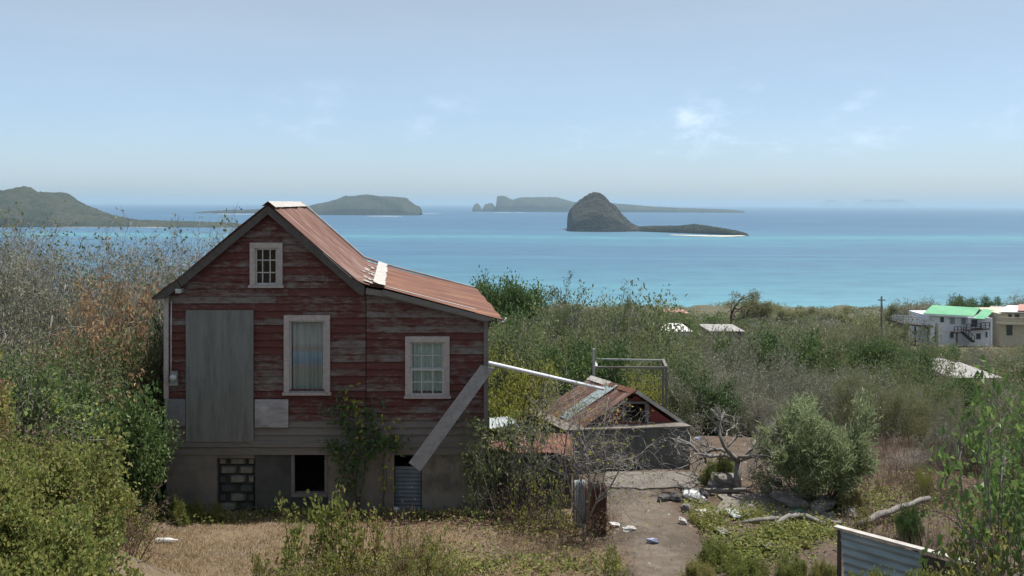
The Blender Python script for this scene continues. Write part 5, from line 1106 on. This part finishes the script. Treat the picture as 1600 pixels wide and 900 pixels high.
# foreground middle
for px, Y, tp, kd, lb, wd in ((480, 13.6, 776, 'weed0', 'tall leafy weed in the foreground below the dark basement window', .8), (530, 13.3, 782, 'weed1', 'tall leafy weed with reddish stems right of the first', .8), (508, 13.2, 832, 'fore1', 'bushy green weed under the two tall weeds', .8), (575, 13.5, 795, 'weed0', 'leafy weed left of the bare forked shoots', .7), (640, 13.3, 768, 'twiggy', 'bare pale forked shoots in front of the basement door', .5), (618, 13.0, 828, 'fore2', 'green clump with dark centre below the bare shoots', .9), (680, 12.9, 836, 'fore0', 'green clump right of the dark-centred one', .9), (545, 12.7, 872, 'strag_yellow', 'low sparse plant at the bottom edge, centre left', .8), (480, 12.6, 866, 'fore1', 'low yellow-green clump at the bottom edge under the weeds', 1.2), (640, 12.4, 882, 'fore2', 'low leafy clump at the bottom edge, centre', .8), (720, 12.7, 880, 'fore0', 'low leafy clump at the bottom edge right of centre', .7), (410, 12.9, 862, 'weed1', 'thin leafy weed on the left of the foreground group', .6), (955, 13.2, 850, 'weed0', 'thin leafy weed at the bottom edge beside the path', .5), (975, 13.2, 884, 'fore1', 'small green clump at the bottom edge left of the path', .9),
 (1128, 14.0, 850, 'creep0', 'round green mound on the right side of the path', 1.0), (1095, 13.4, 878, 'creep1', 'low green mound at the bottom edge right of the path', 1.0), (1170, 13.4, 875, 'creep2', 'low green mound left of the corrugated fence', 1.2), (1212, 15.2, 836, 'creep2', 'flat green mound below the crossed logs', 1.8), (1258, 14.8, 842, 'creep0', 'flat green mound between logs and fence', 1.6), (1240, 13.6, 874, 'creep1', 'green mound at the bottom edge by the fence end', 1.1), (1290, 13.4, 880, 'creep2', 'leafy clump touching the left end of the corrugated fence', .8), (1105, 15.9, 803, 'creep2', 'small green patch beside the crumpled metal', 1.6), (1180, 16.2, 800, 'creep1', 'small green patch right of the square scrap', 1.4), (1325, 11.8, 892, 'weed1', 'leafy weed in front of the corrugated fence', .8), (1400, 11.2, 893, 'creep0', 'green leafy clump in front of the corrugated fence', .8), (1480, 11.0, 896, 'creep1', 'green leafy clump in front of the right fence end', .8),
 (1425, 15.2, 795, 'dark', 'dense yellow-green little bush behind the middle of the fence', .7), (1445, 17.3, 728, 'yellow', 'thin yellow-green bush standing in the dry stalks', .6), (1410, 18.5, 712, 'twiggy', 'brown twiggy shrub beyond the fallen log', 1.2), (1500, 17.0, 720, 'twiggy', 'brown twiggy shrub in the right yard', 1.2), (1330, 16.8, 770, 'creep0', 'leafy bush right of the oleander stems', .9), (1350, 15.8, 790, 'weed0', 'green weed behind the fallen log', .7), (1540, 15.0, 790, 'twiggy', 'reddish twiggy shrub behind the right end of the fence', 1.2), (1460, 14.0, 830, 'twiggy', 'twiggy shrub directly behind the fence', 1.1), (1375, 20.5, 690, 'twiggy', 'pale fallen twiggy branch at the yard edge', 1.6)):
    one(kd, px, Y, tp, lb, 'bush' if kd in ('dark', 'yellow') or kd.startswith('creep') else ('weed' if kd.startswith('weed') else 'shrub'), wd, R2.uniform(0, 6))
for px, Y, hh, wd, lb in ((1330, 20.5, .7, 1.6, 'pale fallen dead branches on the ground behind the oleander bush'), (1420, 19.5, .5, 2.2, 'pale dead branch lying in the middle of the right yard'), (1265, 22.0, .6, 1.8, 'bleached brush heap between gnarled tree and oleander bush'), (1215, 22.5, .8, 1.2, 'bleached dead brush behind the gnarled tree')):
    put('bare0', (px-HX)/F*Y, Y, h=hh, label=lb, cat='branches', wide=wd, rot=px)
# broad-leaved shrub at the right edge
one('broad', 1582, 9.6, 590, 'tall broad-leaved glossy shrub at the right edge', 'shrub', .65, 1.)
one('broad', 1625, 10.5, 640, 'broad-leaved shrub behind the tallest one at the right edge', 'shrub', .9, 3.)
one('strag', 1575, 10.2, 760, 'short broad-leaved shrub at the lower right', 'shrub', .9, 5.)
one('weed0', 1530, 9.8, 800, 'pale-stemmed weed at the lower right corner', 'weed', .8, 2.)
# climbing vines on the front of the house
def vine(name, pts, label, n, mt_, seed, dep=-.16, yl=.2):
    rr_ = random.Random(seed); o = empty(name, HP(*pts[0][0], -.2), label, 'climber'); b = MB(); LP, LD = [], []
    for ln in pts:
        P = [HP(x+rr_.uniform(-2, 2), y_+rr_.uniform(-2, 2), dep+rr_.uniform(-.05, .05)) for x, y_ in ln]; fine = []
        for p, q in zip(P, P[1:]):
            for t in range(5): fine.append(p.lerp(q, t/5)+V3((rr_.gauss(0, .015), rr_.gauss(0, .01), rr_.gauss(0, .01))))
        fine.append(P[-1]); b.tube(fine, [.011-.007*i/len(fine) for i in range(len(fine))], 4)
        for _ in range(n):
            i = int(len(fine)*rr_.random()**.7*.999); p = fine[i]; LP.append((p.x+rr_.gauss(0, .11), p.y+min(rr_.gauss(-.03, .06), .04), p.z+rr_.gauss(0, .09))); LD.append((rr_.gauss(0, 1), -.3, rr_.gauss(-.5, 1)))
    b.build('stems', M['bark_brown'], o); me = leaves_mesh(LP, LD, .085, .7, M[mt_], np.random.default_rng(seed), .4, 'vine_leaves'); c = bpy.data.objects.new('foliage', me); col.objects.link(c); c.parent = o; c.location = -o.location; return o
vine('climbing_vine', [[(560, 800), (558, 740), (562, 690), (556, 640), (530, 618)], [(560, 790), (550, 720), (548, 670), (520, 640)], [(562, 790), (575, 700), (580, 660), (590, 625)], [(556, 720), (590, 690), (620, 690)], [(552, 760), (540, 735), (530, 700), (512, 690)]], 'dark green climbing vine on the house front beneath the tall window', 150, 'leaf_dark', 4)
vine('climbing_vine', [[(600, 800), (602, 740), (612, 690), (608, 655)], [(560, 700), (566, 650), (553, 612)]], 'thin yellowing climber right of the dark vine on the house front', 55, 'leaf_yellow', 8)
vine('climbing_vine', [[(770, 800), (775, 720), (760, 672), (740, 655)], [(775, 720), (790, 690), (800, 660)], [(768, 760), (745, 735), (725, 700)], [(776, 700), (812, 680), (850, 668)]], 'green climber spreading from the lean-to over the right house corner', 120, 'leaf_mid', 12, -.3)

# ------------------------------------------------------------ grass, weeds, far scrub (too many to count)
def blades(name, X, Y, h, w_, mt_, label, seed, lean=.6):
    rg = np.random.default_rng(seed); n = len(X); Z = zt(X, Y); a_ = rg.random(n)*6.283; l = h*(.5+rg.random(n)); ln = lean*l*rg.random(n); d_ = rg.random(n)*6.283
    P0 = np.stack([X-np.cos(a_)*w_, Y-np.sin(a_)*w_, Z-.01], 1); P1 = np.stack([X+np.cos(a_)*w_, Y+np.sin(a_)*w_, Z-.01], 1); P2 = np.stack([X+np.cos(d_)*ln, Y+np.sin(d_)*ln, Z+l*.85], 1)
    V = np.stack([P0, P1, P2], 1).reshape(-1, 3); o = bpy.data.objects.new(name, np_mesh(name, V, np.arange(3*n).reshape(-1, 3), mt_)); col.objects.link(o); return tag(o, label, kind='stuff')
rg = np.random.default_rng(8); n = 90000
X = rg.uniform(-6.6, 2.0, n); Y = rg.uniform(12.2, 16.45, n); keep = (rg.random(n) < (1-sm(1.0, 1.9, X+.3*np.sin(Y*2.1)))) & (np.sin(X*1.1+Y*2.3)+np.sin(X*2.9-Y*1.7)+rg.random(n)*2.6 > .2)
M['straw'] = leaf_mat('dry_straw', [(0, (.20, .14, .08)), (.5, (.36, .27, .16)), (1, (.50, .40, .26))], .3, .8)
blades('dry_grass', X[keep], Y[keep], .045, .006, M['straw'], 'short dry straw-coloured grass in front of the house', 1, 1.5)
n = 9000; X = rg.uniform(5, 10.5, n); Y = rg.uniform(13.8, 23, n); keep = (X/Y > .37) & (np.sin(X*1.9+Y)+rg.random(n)*2 > .3)
M['stalk'] = leaf_mat('dry_stalks', [(0, (.14, .10, .07)), (.6, (.28, .21, .15)), (1, (.40, .33, .25))], .2, .9)
blades('dry_stalks', X[keep], Y[keep], .38, .006, M['stalk'], 'thin dry brown stalks standing in the right part of the yard', 2, .5)
def leafcover(name, X, Y, L, mt_, label, seed, zmax=.12):
    rg = np.random.default_rng(seed); Z = zt(X, Y)+rg.random(len(X))*zmax; P = np.stack([X, Y, Z], 1); D = rg.normal(0, 1, P.shape); D[:, 2] = abs(D[:, 2])*.4
    o = bpy.data.objects.new(name, leaves_mesh(P, D, L, .7, mt_, rg, .7, name)); col.objects.link(o); return tag(o, label, kind='stuff')
def spots(n, centres, seed):
    rg = np.random.default_rng(seed); xs, ys_ = [], []
    for (px, py, rx, ry, k_) in centres:
        c_ = G(px, py); m_ = int(n*k_); xs.append(c_.x+rg.normal(0, rx, m_)); ys_.append(c_.y+rg.normal(0, ry, m_))
    return np.concatenate(xs), np.concatenate(ys_)
X, Y = spots(1000, [(1100, 810, .35, .5, .6), (1180, 806, .5, .3, .5), (1140, 868, .3, .3, .8), (1190, 862, .35, .3, 1.0), (1225, 838, .3, .2, .7), (1270, 835, .3, .3, .8), (1100, 830, .2, .2, .2), (985, 890, .25, .2, .3), (860, 890, .6, .25, .5), (700, 885, .6, .3, .8), (560, 888, .5, .3, .8), (300, 812, .5, .15, .5), (420, 808, 1., .12, .5), (700, 812, 1.2, .12, .7), (860, 830, .8, .3, .5), (1330, 790, .5, .7, 1), (1400, 780, .8, 1., 1), (1110, 745, .2, .2, .1)], 5)
kp = seg_dist(X, Y, pth) > .75; X, Y = X[kp], Y[kp]
leafcover('ground_creeper', X, Y, .06, M['leaf_creeper'], 'low green weeds creeping over the bare ground', 3, .16)
X, Y = spots(1000, [(760, 812, 1.3, .2, 2.), (850, 820, .7, .25, 1.5), (640, 806, 1.2, .1, .8), (210, 790, .4, .5, 1.2), (1500, 760, 1.2, 1.4, 1.6), (1250, 800, .5, .5, .3)], 6)
kp = seg_dist(X, Y, pth) > .7; X, Y = X[kp], Y[kp]
leafcover('leaf_litter', X, Y, .055, M['leaf_rust'], 'brown fallen leaves along the foot of the house and lean-to', 4, .05)
def far_mass(name, Xc, Yc, hc, rad, nl, L, mt_, label, seed):
    rg = np.random.default_rng(seed); n = len(Xc); z0 = zt(Xc, Yc); k_ = n*nl; th = rg.random(k_)*6.283; u = rg.random(k_)**.7; i = np.repeat(np.arange(n), nl)
    ph = np.arccos(1-u); r = (.78+.3*rg.random(k_))*(1+.22*np.sin(th*3+i)+.15*np.sin(ph*7+i*2)); rr_ = rad[i]
    P = np.stack([Xc[i]+np.cos(th)*np.sin(ph)*rr_*r, Yc[i]+np.sin(th)*np.sin(ph)*rr_*r, z0[i]+hc[i]*np.cos(ph)*r], 1); D = rg.normal(0, 1, P.shape)
    o = bpy.data.objects.new(name, leaves_mesh(P, D, L, .8, mt_, rg, .5, name)); col.objects.link(o); return tag(o, label, kind='stuff')
def scat(n, ya, yb, seed):
    rg = np.random.default_rng(seed); Y = ya*(yb/ya)**rg.random(n); X = (rg.random(n)*1.25-.55)*Y; return X, Y, rg
for j_, (ya, yb, n, nl, L, mts) in enumerate(((150, 290, 330, 330, .38, ('leaf_olive', 'leaf_grey', 'leaf_mid')), (280, 690, 420, 170, .7, ('leaf_olive', 'leaf_grey', 'leaf_mid')), (60, 150, 260, 330, .22, ('leaf_olive', 'leaf_grey', 'leaf_rust')))):
    for q_, mt_ in enumerate(mts):
        X, Y, rg = scat(n//len(mts)+n//6, ya, yb, 30+j_*5+q_); h = rg.uniform(2.2, 4.4, len(X))*(1 if ya > 100 else .5)
        kp = ~((X/Y > .43) & (X/Y < .62) & (Y < 165) & (Y > 138)); X, Y, h = X[kp], Y[kp], h[kp]
        for i_ in range(len(X)):
            px_ = HX+X[i_]*F/Y[i_]; b_ = float(zt(X[i_], Y[i_])); h[i_] = min(h[i_], W(px_, clear(px_, Y[i_], 300, 3*F/Y[i_]), Y[i_]).z-b_)
        kp = h > .4; X, Y, h = X[kp], Y[kp], h[kp]
        far_mass('far_scrub', X, Y, h, h*rg.uniform(.9, 1.5, len(X)), nl, L, M[mt_], 'distant scrub covering the slope down to the shore', 50+j_*3+q_)
